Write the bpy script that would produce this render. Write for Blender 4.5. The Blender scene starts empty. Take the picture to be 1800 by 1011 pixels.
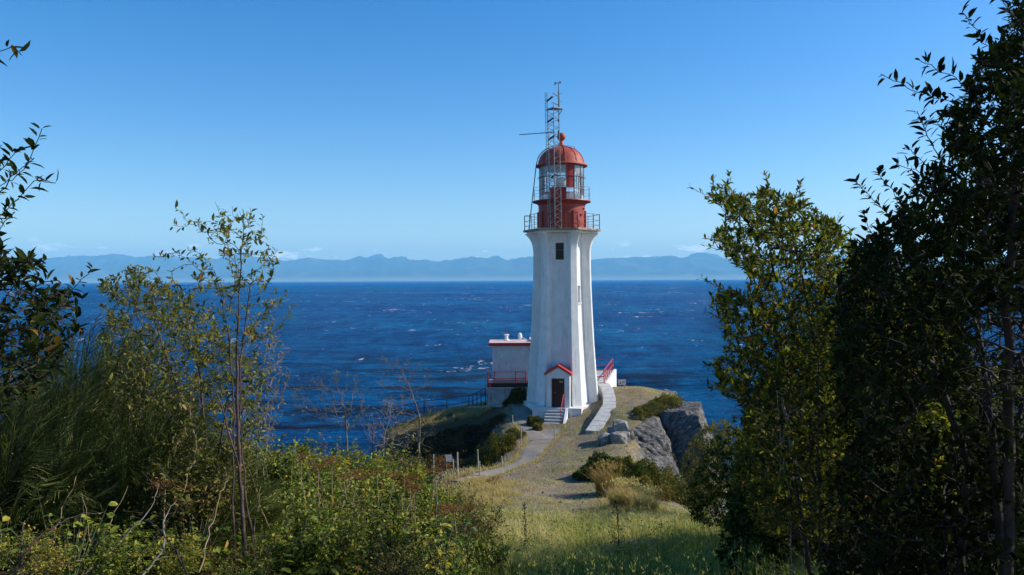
import bpy, math, random
import numpy as np
from mathutils import Matrix, Vector

random.seed(11)
rng = np.random.default_rng(11)
R = math.radians
PI = math.pi
scene = bpy.context.scene
COL = scene.collection

# ------------------------------------------------------------------ camera
F, CX, CY, ROLL = 1380.0, 900.0, 492.5, -0.005     # focal length in photo pixels, principal point, horizon tilt
cam_d = bpy.data.cameras.new('camera')
cam = bpy.data.objects.new('camera', cam_d)
COL.objects.link(cam)
cam_d.sensor_width = 36.0
cam_d.lens = 36.0 * F / 1800.0
cam_d.shift_y = -(505.5 - CY) / 1800.0
cam_d.clip_start = 0.05
cam_d.clip_end = 120000.0
c_, s_ = math.cos(ROLL), math.sin(ROLL)
cam.matrix_world = Matrix(((c_, -s_, 0, 0), (0, 0, -1, 0), (s_, c_, 0, 0), (0, 0, 0, 1)))
scene.camera = cam

# ------------------------------------------------------------------ sun, sky, exposure
SUN_AZ, SUN_EL = 82.0, 33.0          # clockwise from the view direction, above the horizon
SKY = 0.128
sun_d = bpy.data.lights.new('sun', 'SUN')
sun_d.energy = 5.0
sun_d.angle = R(0.53)
sun_d.color = (1.0, 0.95, 0.86)
sun = bpy.data.objects.new('sun', sun_d)
COL.objects.link(sun)
sv = Vector((math.sin(R(SUN_AZ)) * math.cos(R(SUN_EL)), math.cos(R(SUN_AZ)) * math.cos(R(SUN_EL)), math.sin(R(SUN_EL))))
sun.rotation_euler = (-sv).to_track_quat('-Z', 'Y').to_euler()
sun.location = (30, 0, 40)

world = bpy.data.worlds.new('World')
scene.world = world
world.use_nodes = True
wn, wl = world.node_tree.nodes, world.node_tree.links
wn.clear()
w_out = wn.new('ShaderNodeOutputWorld')
w_bg = wn.new('ShaderNodeBackground')
w_bg.inputs['Strength'].default_value = SKY
w_sky = wn.new('ShaderNodeTexSky')
w_sky.sky_type = 'NISHITA'
w_sky.sun_disc = False
w_sky.sun_elevation = R(SUN_EL)
w_sky.sun_rotation = R(SUN_AZ)
w_sky.altitude = 20
w_sky.air_density = 1.0
w_sky.dust_density = 0.5
w_sky.ozone_density = 3.0
w_hs = wn.new('ShaderNodeHueSaturation')
w_hs.inputs['Saturation'].default_value = 1.42
w_hs.inputs['Hue'].default_value = 0.507
w_hs.inputs['Value'].default_value = 1.0
wl.new(w_sky.outputs[0], w_hs.inputs['Color'])
# small fair-weather clouds low over the far shore
w_tc = wn.new('ShaderNodeTexCoord')
w_sep = wn.new('ShaderNodeSeparateXYZ')
wl.new(w_tc.outputs['Generated'], w_sep.inputs[0])
w_map = wn.new('ShaderNodeMapping')
w_map.inputs['Scale'].default_value = (26, 26, 75)
w_map.inputs['Location'].default_value = (3.1, 0.4, 1.7)
wl.new(w_tc.outputs['Generated'], w_map.inputs[0])
w_no = wn.new('ShaderNodeTexNoise')
w_no.inputs['Scale'].default_value = 1.0
w_no.inputs['Detail'].default_value = 6
w_no.inputs['Roughness'].default_value = 0.58
wl.new(w_map.outputs[0], w_no.inputs['Vector'])
w_cr = wn.new('ShaderNodeValToRGB')
w_cr.color_ramp.elements[0].position = 0.565
w_cr.color_ramp.elements[1].position = 0.66
wl.new(w_no.outputs[0], w_cr.inputs[0])
w_band = wn.new('ShaderNodeValToRGB')
e = w_band.color_ramp.elements
e[0].position, e[0].color = 0.0, (1, 1, 1, 1)
e[1].position, e[1].color = 0.050, (0, 0, 0, 1)
m_ = e.new(0.032)
m_.color = (1, 1, 1, 1)
wl.new(w_sep.outputs[2], w_band.inputs[0])
w_mul = wn.new('ShaderNodeMath')
w_mul.operation = 'MULTIPLY'
wl.new(w_cr.outputs[0], w_mul.inputs[0])
wl.new(w_band.outputs[0], w_mul.inputs[1])
w_mix = wn.new('ShaderNodeMixRGB')
w_mix.inputs[2].default_value = (10, 10, 10, 1)
wl.new(w_mul.outputs[0], w_mix.inputs[0])
wl.new(w_hs.outputs[0], w_mix.inputs[1])
wl.new(w_mix.outputs[0], w_bg.inputs[0])
wl.new(w_bg.outputs[0], w_out.inputs[0])

scene.view_settings.view_transform = 'Standard'
scene.view_settings.look = 'None'
scene.view_settings.gamma = 1.0
scene.view_settings.exposure = 0.38
scene.render.engine = 'CYCLES'
cy = scene.cycles
cy.max_bounces = 7
cy.diffuse_bounces = 3
cy.glossy_bounces = 3
cy.transmission_bounces = 5
cy.volume_bounces = 1
cy.transparent_max_bounces = 8

# ------------------------------------------------------------------ helpers
def P(px, py, Y):
    """A point at depth Y seen at a place of the photograph."""
    a, b = (px - CX) / F * Y, (CY - py) / F * Y
    return np.array([a * c_ - b * s_, Y, a * s_ + b * c_])

def hash2(i, j, seed):
    h = (i.astype(np.int64) * 374761393 + j.astype(np.int64) * 668265263 + seed * 974711) & 0x7fffffff
    h = ((h ^ (h >> 13)) * 1274126177) & 0x7fffffff
    return ((h ^ (h >> 16)) & 0xffff) / 65535.0

def vnoise(x, y, seed=0):
    i, j = np.floor(x), np.floor(y)
    fx, fy = x - i, y - j
    fx, fy = fx * fx * (3 - 2 * fx), fy * fy * (3 - 2 * fy)
    a, b = hash2(i, j, seed), hash2(i + 1, j, seed)
    c, d = hash2(i, j + 1, seed), hash2(i + 1, j + 1, seed)
    return (a * (1 - fx) + b * fx) * (1 - fy) + (c * (1 - fx) + d * fx) * fy

def fbm(x, y, seed=0, octv=4, gain=0.5):
    s, a, t = 0, 1, 0
    for k in range(octv):
        s = s + a * (vnoise(x * 2 ** k + 17.3 * k, y * 2 ** k - 9.1 * k, seed + k) - 0.5)
        t += a
        a *= gain
    return s / t

def fbm3(p, sc, seed=0, octv=4):
    x, y, z = p[:, 0] * sc, p[:, 1] * sc, p[:, 2] * sc
    return (fbm(x + 0.37 * z, y + 0.61 * z, seed, octv) + fbm(y - 0.53 * x, z + 0.29 * x, seed + 31, octv) + fbm(z + 0.2 * y, x - 0.4 * y, seed + 57, octv)) / 1.6

def unit(v):
    return v / np.maximum(np.linalg.norm(v, axis=-1, keepdims=True), 1e-9)

ORG = {}

def fast_mesh(name, V, quads=None, tris=None, m=None, parent=None, attr=None, smooth=False):
    V = np.asarray(V, dtype=np.float32)
    me = bpy.data.meshes.new(name)
    nq = 0 if quads is None else len(quads)
    nt = 0 if tris is None else len(tris)
    org = ORG.get(parent.name, np.zeros(3)) if parent else np.zeros(3)
    V = V - org.astype(np.float32)
    me.vertices.add(len(V))
    me.vertices.foreach_set('co', V.ravel())
    idx = np.concatenate([np.asarray(quads).ravel() if nq else np.zeros(0, int), np.asarray(tris).ravel() if nt else np.zeros(0, int)]).astype(np.int32)
    me.loops.add(len(idx))
    me.loops.foreach_set('vertex_index', idx)
    me.polygons.add(nq + nt)
    st = np.concatenate([np.arange(nq) * 4, nq * 4 + np.arange(nt) * 3]).astype(np.int32)
    me.polygons.foreach_set('loop_start', st)
    if smooth:
        me.polygons.foreach_set('use_smooth', np.ones(nq + nt, dtype=bool))
    me.update(calc_edges=True)
    if attr is not None:
        a = me.attributes.new('hue', 'FLOAT', 'POINT')
        a.data.foreach_set('value', np.asarray(attr, dtype=np.float32))
    if m:
        me.materials.append(m)
    o = bpy.data.objects.new(name, me)
    COL.objects.link(o)
    if parent:
        o.parent = parent
        ORG[o.name] = org
    return o

class MB:
    """Collects boxes, bars, tubes and lathed shapes and links them as one mesh object."""
    def __init__(s):
        s.v, s.f = [], []
    def add(s, vs, fs):
        n = len(s.v)
        s.v += [tuple(map(float, q)) for q in vs]
        s.f += [tuple(n + i for i in q) for q in fs]
    def hexa(s, p):
        s.add(p, [(3, 2, 1, 0), (4, 5, 6, 7), (0, 1, 5, 4), (1, 2, 6, 5), (2, 3, 7, 6), (3, 0, 4, 7)])
    def box(s, c, size, rz=0.0):
        cx, cy2, cz = c
        a, b, h = size[0] / 2, size[1] / 2, size[2] / 2
        co, si = math.cos(rz), math.sin(rz)
        q = []
        for z in (-h, h):
            for x, y in ((-a, -b), (a, -b), (a, b), (-a, b)):
                q.append((cx + x * co - y * si, cy2 + x * si + y * co, cz + z))
        s.hexa(q)
    def bar(s, a, b, w, h=None):
        a, b = np.array(a, float), np.array(b, float)
        h = w if h is None else h
        d = unit(b - a)
        up = np.array([0, 0, 1.0]) if abs(d[2]) < 0.95 else np.array([0, 1.0, 0])
        x = unit(np.cross(d, up))
        y = np.cross(x, d)
        q = []
        for p in (a, b):
            for i, j in ((-1, -1), (1, -1), (1, 1), (-1, 1)):
                q.append(p + x * i * w / 2 + y * j * h / 2)
        s.hexa(q)
    def tube(s, pts, r, n=8):
        pts = [np.array(p, float) for p in pts]
        rs = r if isinstance(r, (list, tuple)) else [r] * len(pts)
        vs, fs = [], []
        for k, p in enumerate(pts):
            d = unit(pts[min(k + 1, len(pts) - 1)] - pts[max(k - 1, 0)])
            up = np.array([0, 0, 1.0]) if abs(d[2]) < 0.95 else np.array([0, 1.0, 0])
            x = unit(np.cross(d, up))
            y = np.cross(x, d)
            for i in range(n):
                t = 2 * PI * i / n
                vs.append(p + rs[k] * (x * math.cos(t) + y * math.sin(t)))
        for k in range(len(pts) - 1):
            for i in range(n):
                j = (i + 1) % n
                fs.append((k * n + i, k * n + j, (k + 1) * n + j, (k + 1) * n + i))
        fs.append(tuple(range(n - 1, -1, -1)))
        fs.append(tuple((len(pts) - 1) * n + i for i in range(n)))
        s.add(vs, fs)
    def lathe(s, prof, c, n=32, a0=0.0):
        vs, fs = [], []
        for r, z in prof:
            for i in range(n):
                t = a0 + 2 * PI * i / n
                vs.append((c[0] + r * math.cos(t), c[1] + r * math.sin(t), z))
        for k in range(len(prof) - 1):
            for i in range(n):
                j = (i + 1) % n
                fs.append((k * n + i, k * n + j, (k + 1) * n + j, (k + 1) * n + i))
        if prof[0][0] > 1e-4:
            fs.append(tuple(range(n - 1, -1, -1)))
        if prof[-1][0] > 1e-4:
            fs.append(tuple((len(prof) - 1) * n + i for i in range(n)))
        s.add(vs, fs)
    def prism(s, poly, z0, z1):
        n = len(poly)
        z0s = z0 if hasattr(z0, '__len__') else [z0] * n
        z1s = z1 if hasattr(z1, '__len__') else [z1] * n
        vs = [(x, y, z) for (x, y), z in zip(poly, z0s)] + [(x, y, z) for (x, y), z in zip(poly, z1s)]
        fs = [tuple(range(n - 1, -1, -1)), tuple(range(n, 2 * n))]
        fs += [(i, (i + 1) % n, n + (i + 1) % n, n + i) for i in range(n)]
        s.add(vs, fs)
    def build(s, name, m, parent=None, smooth=False, bevel=0.0):
        org = ORG.get(parent.name, np.zeros(3)) if parent else np.zeros(3)
        me = bpy.data.meshes.new(name)
        me.from_pydata([tuple(np.array(v) - org) for v in s.v], [], s.f)
        me.update()
        if smooth:
            for p in me.polygons:
                p.use_smooth = True
            try:
                me.set_sharp_from_angle(angle=R(38))
            except Exception:
                pass
        me.materials.append(m)
        o = bpy.data.objects.new(name, me)
        COL.objects.link(o)
        if parent:
            o.parent = parent
            ORG[o.name] = org
        if bevel:
            b = o.modifiers.new('bevel', 'BEVEL')
            b.width = bevel
            b.segments = 2
        return o

def tag(o, label=None, cat=None, group=None, kind=None):
    if label: o['label'] = label
    if cat: o['category'] = cat
    if group: o['group'] = group
    if kind: o['kind'] = kind
    return o

def thing(name, loc, label, cat, group=None):
    o = bpy.data.objects.new(name, None)
    COL.objects.link(o)
    o.location = [float(q) for q in loc]
    o.empty_display_size = 0.2
    ORG[o.name] = np.array(loc, float)
    return tag(o, label, cat, group)

def copy_thing(o, loc, rz=0.0, sc=1.0, label=None, group=None):
    c = o.copy()
    COL.objects.link(c)
    c.location = [float(q) for q in loc]
    c.rotation_euler = (0, 0, rz)
    c.scale = (sc, sc, sc)
    if label: c['label'] = label
    if group: c['group'] = group
    for ch in list(o.children):
        d = ch.copy()
        COL.objects.link(d)
        d.parent = c
        for g in list(ch.children):
            e2 = g.copy()
            COL.objects.link(e2)
            e2.parent = d
    return c

# ------------------------------------------------------------------ materials
def new_mat(name):
    m = bpy.data.materials.new(name)
    m.use_nodes = True
    nt = m.node_tree
    nt.nodes.clear()
    out = nt.nodes.new('ShaderNodeOutputMaterial')
    return m, nt, out

def nd(nt, t, **kw):
    n = nt.nodes.new(t)
    for k, v in kw.items():
        if k in n.inputs:
            n.inputs[k].default_value = v
        else:
            setattr(n, k, v)
    return n

def noise(nt, scale, detail=4, rough=0.55, vec=None, dist=0.0):
    n = nd(nt, 'ShaderNodeTexNoise', Scale=scale, Detail=detail, Roughness=rough, Distortion=dist)
    if vec is not None:
        nt.links.new(vec, n.inputs['Vector'])
    return n.outputs[0]

def ramp(nt, fac, stops, interp='LINEAR'):
    r = nt.nodes.new('ShaderNodeValToRGB')
    r.color_ramp.interpolation = interp
    el = r.color_ramp.elements
    for k, (p, c) in enumerate(stops):
        q = el[k] if k < 2 else el.new(p)
        q.position = p
        q.color = (c[0], c[1], c[2], 1) if hasattr(c, '__len__') else (c, c, c, 1)
    nt.links.new(fac, r.inputs[0])
    return r.outputs[0]

def mixc(nt, fac, a, b, mode='MIX'):
    m = nt.nodes.new('ShaderNodeMixRGB')
    m.blend_type = mode
    for i, q in ((0, fac), (1, a), (2, b)):
        if hasattr(q, 'is_linked') or hasattr(q, 'links'):
            nt.links.new(q, m.inputs[i])
        elif i == 0:
            m.inputs[0].default_value = q
        else:
            m.inputs[i].default_value = (q[0], q[1], q[2], 1)
    return m.outputs[0]

def math_(nt, op, a, b=0.0):
    m = nt.nodes.new('ShaderNodeMath')
    m.operation = op
    for i, q in ((0, a), (1, b)):
        if hasattr(q, 'links'):
            nt.links.new(q, m.inputs[i])
        else:
            m.inputs[i].default_value = q
    return m.outputs[0]

def bump(nt, h, strength=0.3, dist=0.02):
    b = nd(nt, 'ShaderNodeBump', Strength=strength, Distance=dist)
    nt.links.new(h, b.inputs['Height'])
    return b.outputs[0]

def world_pos(nt):
    return nt.nodes.new('ShaderNodeNewGeometry').outputs['Position']

def surf(name, c1, c2, scale=2.0, rough=0.6, metal=0.0, bmp=0.0, bscale=20.0, lo=0.35, hi=0.65, spec=0.4, stain=None, st_lo=0.58, st_hi=0.75, st_scale=(1.5, 1.5, 0.35)):
    """Two-tone weathered surface, with stains of their own shape if asked."""
    m, nt, out = new_mat(name)
    pos = world_pos(nt)
    col = ramp(nt, noise(nt, scale, 5, 0.6, pos), [(lo, c1), (hi, c2)])
    if stain:
        mp = nd(nt, 'ShaderNodeMapping')
        mp.inputs['Scale'].default_value = st_scale
        nt.links.new(pos, mp.inputs[0])
        k = ramp(nt, noise(nt, 2.2, 6, 0.65, mp.outputs[0]), [(st_lo, 0.0), (st_hi, 1.0)])
        col = mixc(nt, k, col, stain)
    b = nd(nt, 'ShaderNodeBsdfPrincipled', Roughness=rough, Metallic=metal)
    b.inputs['Specular IOR Level'].default_value = spec
    nt.links.new(col, b.inputs['Base Color'])
    if bmp:
        nt.links.new(bump(nt, noise(nt, bscale, 4, 0.6, pos), bmp), b.inputs['Normal'])
    nt.links.new(b.outputs[0], out.inputs[0])
    return m

def leaf_mat(name, stops, trans=0.35, rough=0.45, spec=0.35):
    m, nt, out = new_mat(name)
    at = nd(nt, 'ShaderNodeAttribute')
    at.attribute_name = 'hue'
    col = ramp(nt, at.outputs['Fac'], stops)
    b = nd(nt, 'ShaderNodeBsdfPrincipled', Roughness=rough)
    b.inputs['Specular IOR Level'].default_value = spec
    nt.links.new(col, b.inputs['Base Color'])
    t = nd(nt, 'ShaderNodeBsdfTranslucent')
    tc = mixc(nt, 1.0, col, (1.25, 1.45, 0.5), 'MULTIPLY')
    nt.links.new(tc, t.inputs[0])
    mx = nd(nt, 'ShaderNodeMixShader')
    mx.inputs[0].default_value = trans
    nt.links.new(b.outputs[0], mx.inputs[1])
    nt.links.new(t.outputs[0], mx.inputs[2])
    nt.links.new(mx.outputs[0], out.inputs[0])
    return m

M = {}
M['white'] = surf('white_render', (0.65, 0.65, 0.62), (0.77, 0.77, 0.75), 1.3, 0.7, bmp=0.25, bscale=9, stain=(0.40, 0.34, 0.25), st_lo=0.58, st_hi=0.76, st_scale=(2.6, 2.6, 0.16))
M['white_wall'] = surf('whitewashed_wall', (0.55, 0.55, 0.53), (0.68, 0.68, 0.66), 1.5, 0.75, bmp=0.2, bscale=10, stain=(0.33, 0.29, 0.24), st_lo=0.55, st_hi=0.74)
M['edge'] = surf('stained_concrete_edge', (0.26, 0.20, 0.13), (0.42, 0.35, 0.26), 3.0, 0.8, stain=(0.12, 0.06, 0.03), st_lo=0.45, st_hi=0.62, st_scale=(2, 2, 0.8))
M['concrete'] = surf('grey_concrete', (0.34, 0.33, 0.31), (0.46, 0.45, 0.42), 2.0, 0.85, bmp=0.2, bscale=25, stain=(0.22, 0.20, 0.17), st_lo=0.58, st_hi=0.72, st_scale=(1, 1, 1))
M['dark_concrete'] = surf('weathered_concrete', (0.34, 0.325, 0.30), (0.50, 0.475, 0.44), 1.6, 0.9, bmp=0.25, bscale=18, stain=(0.13, 0.11, 0.09), st_lo=0.5, st_hi=0.68)
M['red'] = surf('faded_red_paint', (0.24, 0.030, 0.020), (0.33, 0.055, 0.036), 2.5, 0.5, spec=0.35, stain=(0.20, 0.030, 0.020), st_lo=0.56, st_hi=0.72)
M['dome_red'] = surf('sun_faded_red_dome', (0.30, 0.046, 0.028), (0.38, 0.072, 0.045), 2.0, 0.6, spec=0.3, stain=(0.26, 0.06, 0.04), st_lo=0.58, st_hi=0.76, st_scale=(1, 1, 0.6))
M['red_trim'] = surf('red_trim_paint', (0.42, 0.028, 0.028), (0.50, 0.045, 0.040), 3.0, 0.45)
M['rail_red'] = surf('railing_red', (0.38, 0.025, 0.035), (0.46, 0.04, 0.05), 3.0, 0.45)
M['rail_dark'] = surf('rusty_dark_red_railing', (0.17, 0.030, 0.025), (0.27, 0.045, 0.035), 5.0, 0.6)
M['rail_navy'] = surf('dull_dark_railing', (0.05, 0.03, 0.04), (0.10, 0.04, 0.05), 4.0, 0.6)
M['inner_red'] = surf('deep_red_panel', (0.27, 0.010, 0.012), (0.33, 0.018, 0.018), 3.0, 0.5)
M['steel'] = surf('galvanised_steel', (0.17, 0.165, 0.16), (0.30, 0.29, 0.28), 6.0, 0.45, metal=0.6)
M['dark_steel'] = surf('dark_steel', (0.05, 0.05, 0.055), (0.10, 0.10, 0.10), 6.0, 0.5, metal=0.3)
M['grille'] = surf('glazing_bar_grey', (0.16, 0.13, 0.12), (0.26, 0.2, 0.18), 6.0, 0.5)
M['roof_pink'] = surf('pale_red_roof_sheet', (0.56, 0.36, 0.32), (0.68, 0.50, 0.46), 1.6, 0.7)
M['door'] = surf('dark_door_paint', (0.022, 0.012, 0.012), (0.040, 0.020, 0.018), 3.0, 0.45)
M['maroon'] = surf('maroon_frame_paint', (0.13, 0.018, 0.02), (0.19, 0.03, 0.03), 3.0, 0.5)
M['plate'] = surf('brass_plate', (0.38, 0.27, 0.12), (0.46, 0.33, 0.16), 8.0, 0.4, metal=0.3)
M['white_metal'] = surf('white_metal', (0.74, 0.74, 0.74), (0.82, 0.82, 0.82), 3.0, 0.4)
M['wood'] = surf('weathered_grey_wood', (0.30, 0.26, 0.20), (0.48, 0.43, 0.35), 7.0, 0.85, bmp=0.3, bscale=40)
M['sign'] = surf('faded_sign_face', (0.62, 0.54, 0.53), (0.72, 0.66, 0.64), 4.0, 0.5)
M['sign_red'] = surf('sign_red_print', (0.55, 0.10, 0.09), (0.62, 0.16, 0.14), 9.0, 0.5)
M['sign_black'] = surf('sign_black_print', (0.05, 0.05, 0.05), (0.09, 0.08, 0.08), 9.0, 0.5)
M['bark'] = surf('brown_bark', (0.016, 0.012, 0.010), (0.045, 0.034, 0.027), 14.0, 0.85, bmp=0.4, bscale=60)
M['bark_red'] = surf('reddish_bark', (0.035, 0.020, 0.016), (0.105, 0.062, 0.048), 14.0, 0.7, bmp=0.3, bscale=60)
M['twig_grey'] = surf('grey_dead_twig', (0.13, 0.11, 0.09), (0.27, 0.235, 0.20), 14.0, 0.85)
M['dry_stem'] = surf('dry_stalk', (0.26, 0.17, 0.085), (0.42, 0.30, 0.17), 9.0, 0.8)
M['umbel'] = surf('brown_seed_head', (0.13, 0.055, 0.025), (0.27, 0.12, 0.05), 30.0, 0.85)

def glass_mat():
    m, nt, out = new_mat('lantern_glass')
    g = nd(nt, 'ShaderNodeBsdfGlossy', Roughness=0.03)
    g.inputs[0].default_value = (0.9, 0.95, 1, 1)
    t = nd(nt, 'ShaderNodeBsdfTransparent')
    t.inputs[0].default_value = (0.90, 0.95, 0.97, 1)
    d = nd(nt, 'ShaderNodeBsdfDiffuse')
    d.inputs[0].default_value = (0.8, 0.84, 0.86, 1)
    pos = world_pos(nt)
    k = ramp(nt, noise(nt, 1.1, 4, 0.6, pos), [(0.35, 0.06), (0.65, 0.42)])
    m1 = nd(nt, 'ShaderNodeMixShader')
    nt.links.new(k, m1.inputs[0])
    nt.links.new(t.outputs[0], m1.inputs[1])
    nt.links.new(d.outputs[0], m1.inputs[2])
    fr = nd(nt, 'ShaderNodeFresnel', IOR=1.45)
    m2 = nd(nt, 'ShaderNodeMixShader')
    nt.links.new(fr.outputs[0], m2.inputs[0])
    nt.links.new(m1.outputs[0], m2.inputs[1])
    nt.links.new(g.outputs[0], m2.inputs[2])
    nt.links.new(m2.outputs[0], out.inputs[0])
    return m
M['glass'] = glass_mat()

def pane_mat():
    m, nt, out = new_mat('dark_window_glass')
    b = nd(nt, 'ShaderNodeBsdfPrincipled', Roughness=0.25)
    b.inputs['Specular IOR Level'].default_value = 0.25
    b.inputs['Base Color'].default_value = (0.012, 0.015, 0.02, 1)
    nt.links.new(b.outputs[0], out.inputs[0])
    return m
M['pane'] = pane_mat()

def rock_mat():
    m, nt, out = new_mat('grey_rock')
    pos = world_pos(nt)
    mp = nd(nt, 'ShaderNodeMapping')
    mp.inputs['Rotation'].default_value = (0.5, 0.4, 0.6)
    mp.inputs['Scale'].default_value = (1.0, 3.2, 1.0)
    nt.links.new(pos, mp.inputs[0])
    n1 = noise(nt, 1.1, 8, 0.62, mp.outputs[0], 0.4)
    n2 = noise(nt, 5.0, 6, 0.6, pos)
    col = ramp(nt, n1, [(0.32, (0.034, 0.032, 0.030)), (0.46, (0.135, 0.125, 0.113)), (0.60, (0.25, 0.232, 0.205)), (0.76, (0.38, 0.345, 0.29))])
    lich = ramp(nt, noise(nt, 2.3, 5, 0.6, pos), [(0.58, 0.0), (0.70, 1.0)])
    col = mixc(nt, math_(nt, 'MULTIPLY', lich, 0.55), col, (0.30, 0.27, 0.215))
    och = ramp(nt, noise(nt, 0.9, 5, 0.6, pos), [(0.60, 0.0), (0.72, 1.0)])
    col = mixc(nt, math_(nt, 'MULTIPLY', och, 0.5), col, (0.20, 0.13, 0.06))
    cr = math_(nt, 'ABSOLUTE', math_(nt, 'SUBTRACT', noise(nt, 1.5, 5, 0.55, mp.outputs[0], 0.8), 0.5))
    crack = ramp(nt, cr, [(0.0, 1.0), (0.022, 0.0)])
    cr2 = math_(nt, 'ABSOLUTE', math_(nt, 'SUBTRACT', noise(nt, 2.6, 4, 0.5, pos, 1.2), 0.5))
    crack2 = ramp(nt, cr2, [(0.0, 0.8), (0.016, 0.0)])
    crack = math_(nt, 'MAXIMUM', crack, crack2)
    col = mixc(nt, crack, col, (0.022, 0.020, 0.018))
    b = nd(nt, 'ShaderNodeBsdfPrincipled', Roughness=0.85)
    nt.links.new(col, b.inputs['Base Color'])
    hsum = math_(nt, 'ADD', n1, math_(nt, 'MULTIPLY', n2, 0.4))
    hsum = math_(nt, 'SUBTRACT', hsum, math_(nt, 'MULTIPLY', crack, 0.5))
    nt.links.new(bump(nt, hsum, 1.0, 0.35), b.inputs['Normal'])
    nt.links.new(b.outputs[0], out.inputs[0])
    return m
M['rock'] = rock_mat()

def ground_mat():
    m, nt, out = new_mat('dry_turf_and_earth')
    geo = nt.nodes.new('ShaderNodeNewGeometry')
    pos = geo.outputs['Position']
    big = noise(nt, 0.28, 5, 0.6, pos)
    mid = noise(nt, 1.3, 6, 0.65, pos)
    fine = noise(nt, 11.0, 5, 0.7, pos)
    earth = ramp(nt, fine, [(0.32, (0.060, 0.047, 0.034)), (0.52, (0.175, 0.140, 0.103)), (0.70, (0.36, 0.30, 0.23))])
    straw = ramp(nt, fine, [(0.32, (0.085, 0.062, 0.030)), (0.55, (0.26, 0.195, 0.10)), (0.72, (0.45, 0.36, 0.21))])
    green = ramp(nt, fine, [(0.30, (0.045, 0.055, 0.018)), (0.60, (0.105, 0.115, 0.035)), (0.8, (0.19, 0.18, 0.065))])
    c = mixc(nt, ramp(nt, mid, [(0.42, 0.0), (0.58, 1.0)]), earth, straw)
    c = mixc(nt, ramp(nt, math_(nt, 'ADD', math_(nt, 'MULTIPLY', big, 0.6), math_(nt, 'MULTIPLY', mid, 0.4)), [(0.53, 0.0), (0.64, 0.85)]), c, green)
    peb = ramp(nt, noise(nt, 26.0, 2, 0.5, pos), [(0.70, 0.0), (0.74, 1.0)])
    c = mixc(nt, math_(nt, 'MULTIPLY', peb, 0.6), c, (0.42, 0.40, 0.36))
    # western slope: dead brown growth, darkened to stand in for its deep shade
    spx = nt.nodes.new('ShaderNodeSeparateXYZ')
    nt.links.new(pos, spx.inputs[0])
    west_shade = ramp(nt, math_(nt, 'ADD', math_(nt, 'MULTIPLY', spx.outputs[0], 0.1), math_(nt, 'MULTIPLY', mid, 0.25)), [(0.0, 1.0), (0.10, 0.0)])
    c = mixc(nt, west_shade, c, ramp(nt, fine, [(0.30, (0.040, 0.026, 0.013)), (0.60, (0.12, 0.078, 0.038)), (0.8, (0.22, 0.155, 0.085))]))
    # bare rock where the slope is steep
    sp = nt.nodes.new('ShaderNodeSeparateXYZ')
    nt.links.new(geo.outputs['True Normal'], sp.inputs[0])
    steep = ramp(nt, math_(nt, 'ADD', sp.outputs[2], math_(nt, 'MULTIPLY', math_(nt, 'SUBTRACT', mid, 0.5), 0.35)), [(0.58, 1.0), (0.70, 0.0)])
    rk = ramp(nt, noise(nt, 1.4, 8, 0.65, pos, 0.5), [(0.30, (0.035, 0.034, 0.034)), (0.5, (0.12, 0.115, 0.11)), (0.72, (0.26, 0.245, 0.22))])
    c = mixc(nt, steep, c, rk)
    b = nd(nt, 'ShaderNodeBsdfPrincipled', Roughness=0.95)
    b.inputs['Specular IOR Level'].default_value = 0.15
    nt.links.new(c, b.inputs['Base Color'])
    nt.links.new(bump(nt, math_(nt, 'ADD', fine, mid), 0.7, 0.06), b.inputs['Normal'])
    nt.links.new(b.outputs[0], out.inputs[0])
    return m
M['ground'] = ground_mat()

def path_mat():
    m, nt, out = new_mat('worn_gravel_path')
    pos = world_pos(nt)
    a = noise(nt, 1.6, 5, 0.6, pos)
    f = noise(nt, 30.0, 4, 0.7, pos)
    c = ramp(nt, f, [(0.3, (0.12, 0.105, 0.09)), (0.7, (0.29, 0.255, 0.22))])
    c = mixc(nt, ramp(nt, a, [(0.46, 0.0), (0.62, 0.85)]), c, (0.19, 0.15, 0.10))
    b = nd(nt, 'ShaderNodeBsdfPrincipled', Roughness=0.95)
    nt.links.new(c, b.inputs['Base Color'])
    nt.links.new(bump(nt, f, 0.5, 0.02), b.inputs['Normal'])
    nt.links.new(b.outputs[0], out.inputs[0])
    return m
M['path'] = path_mat()

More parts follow.
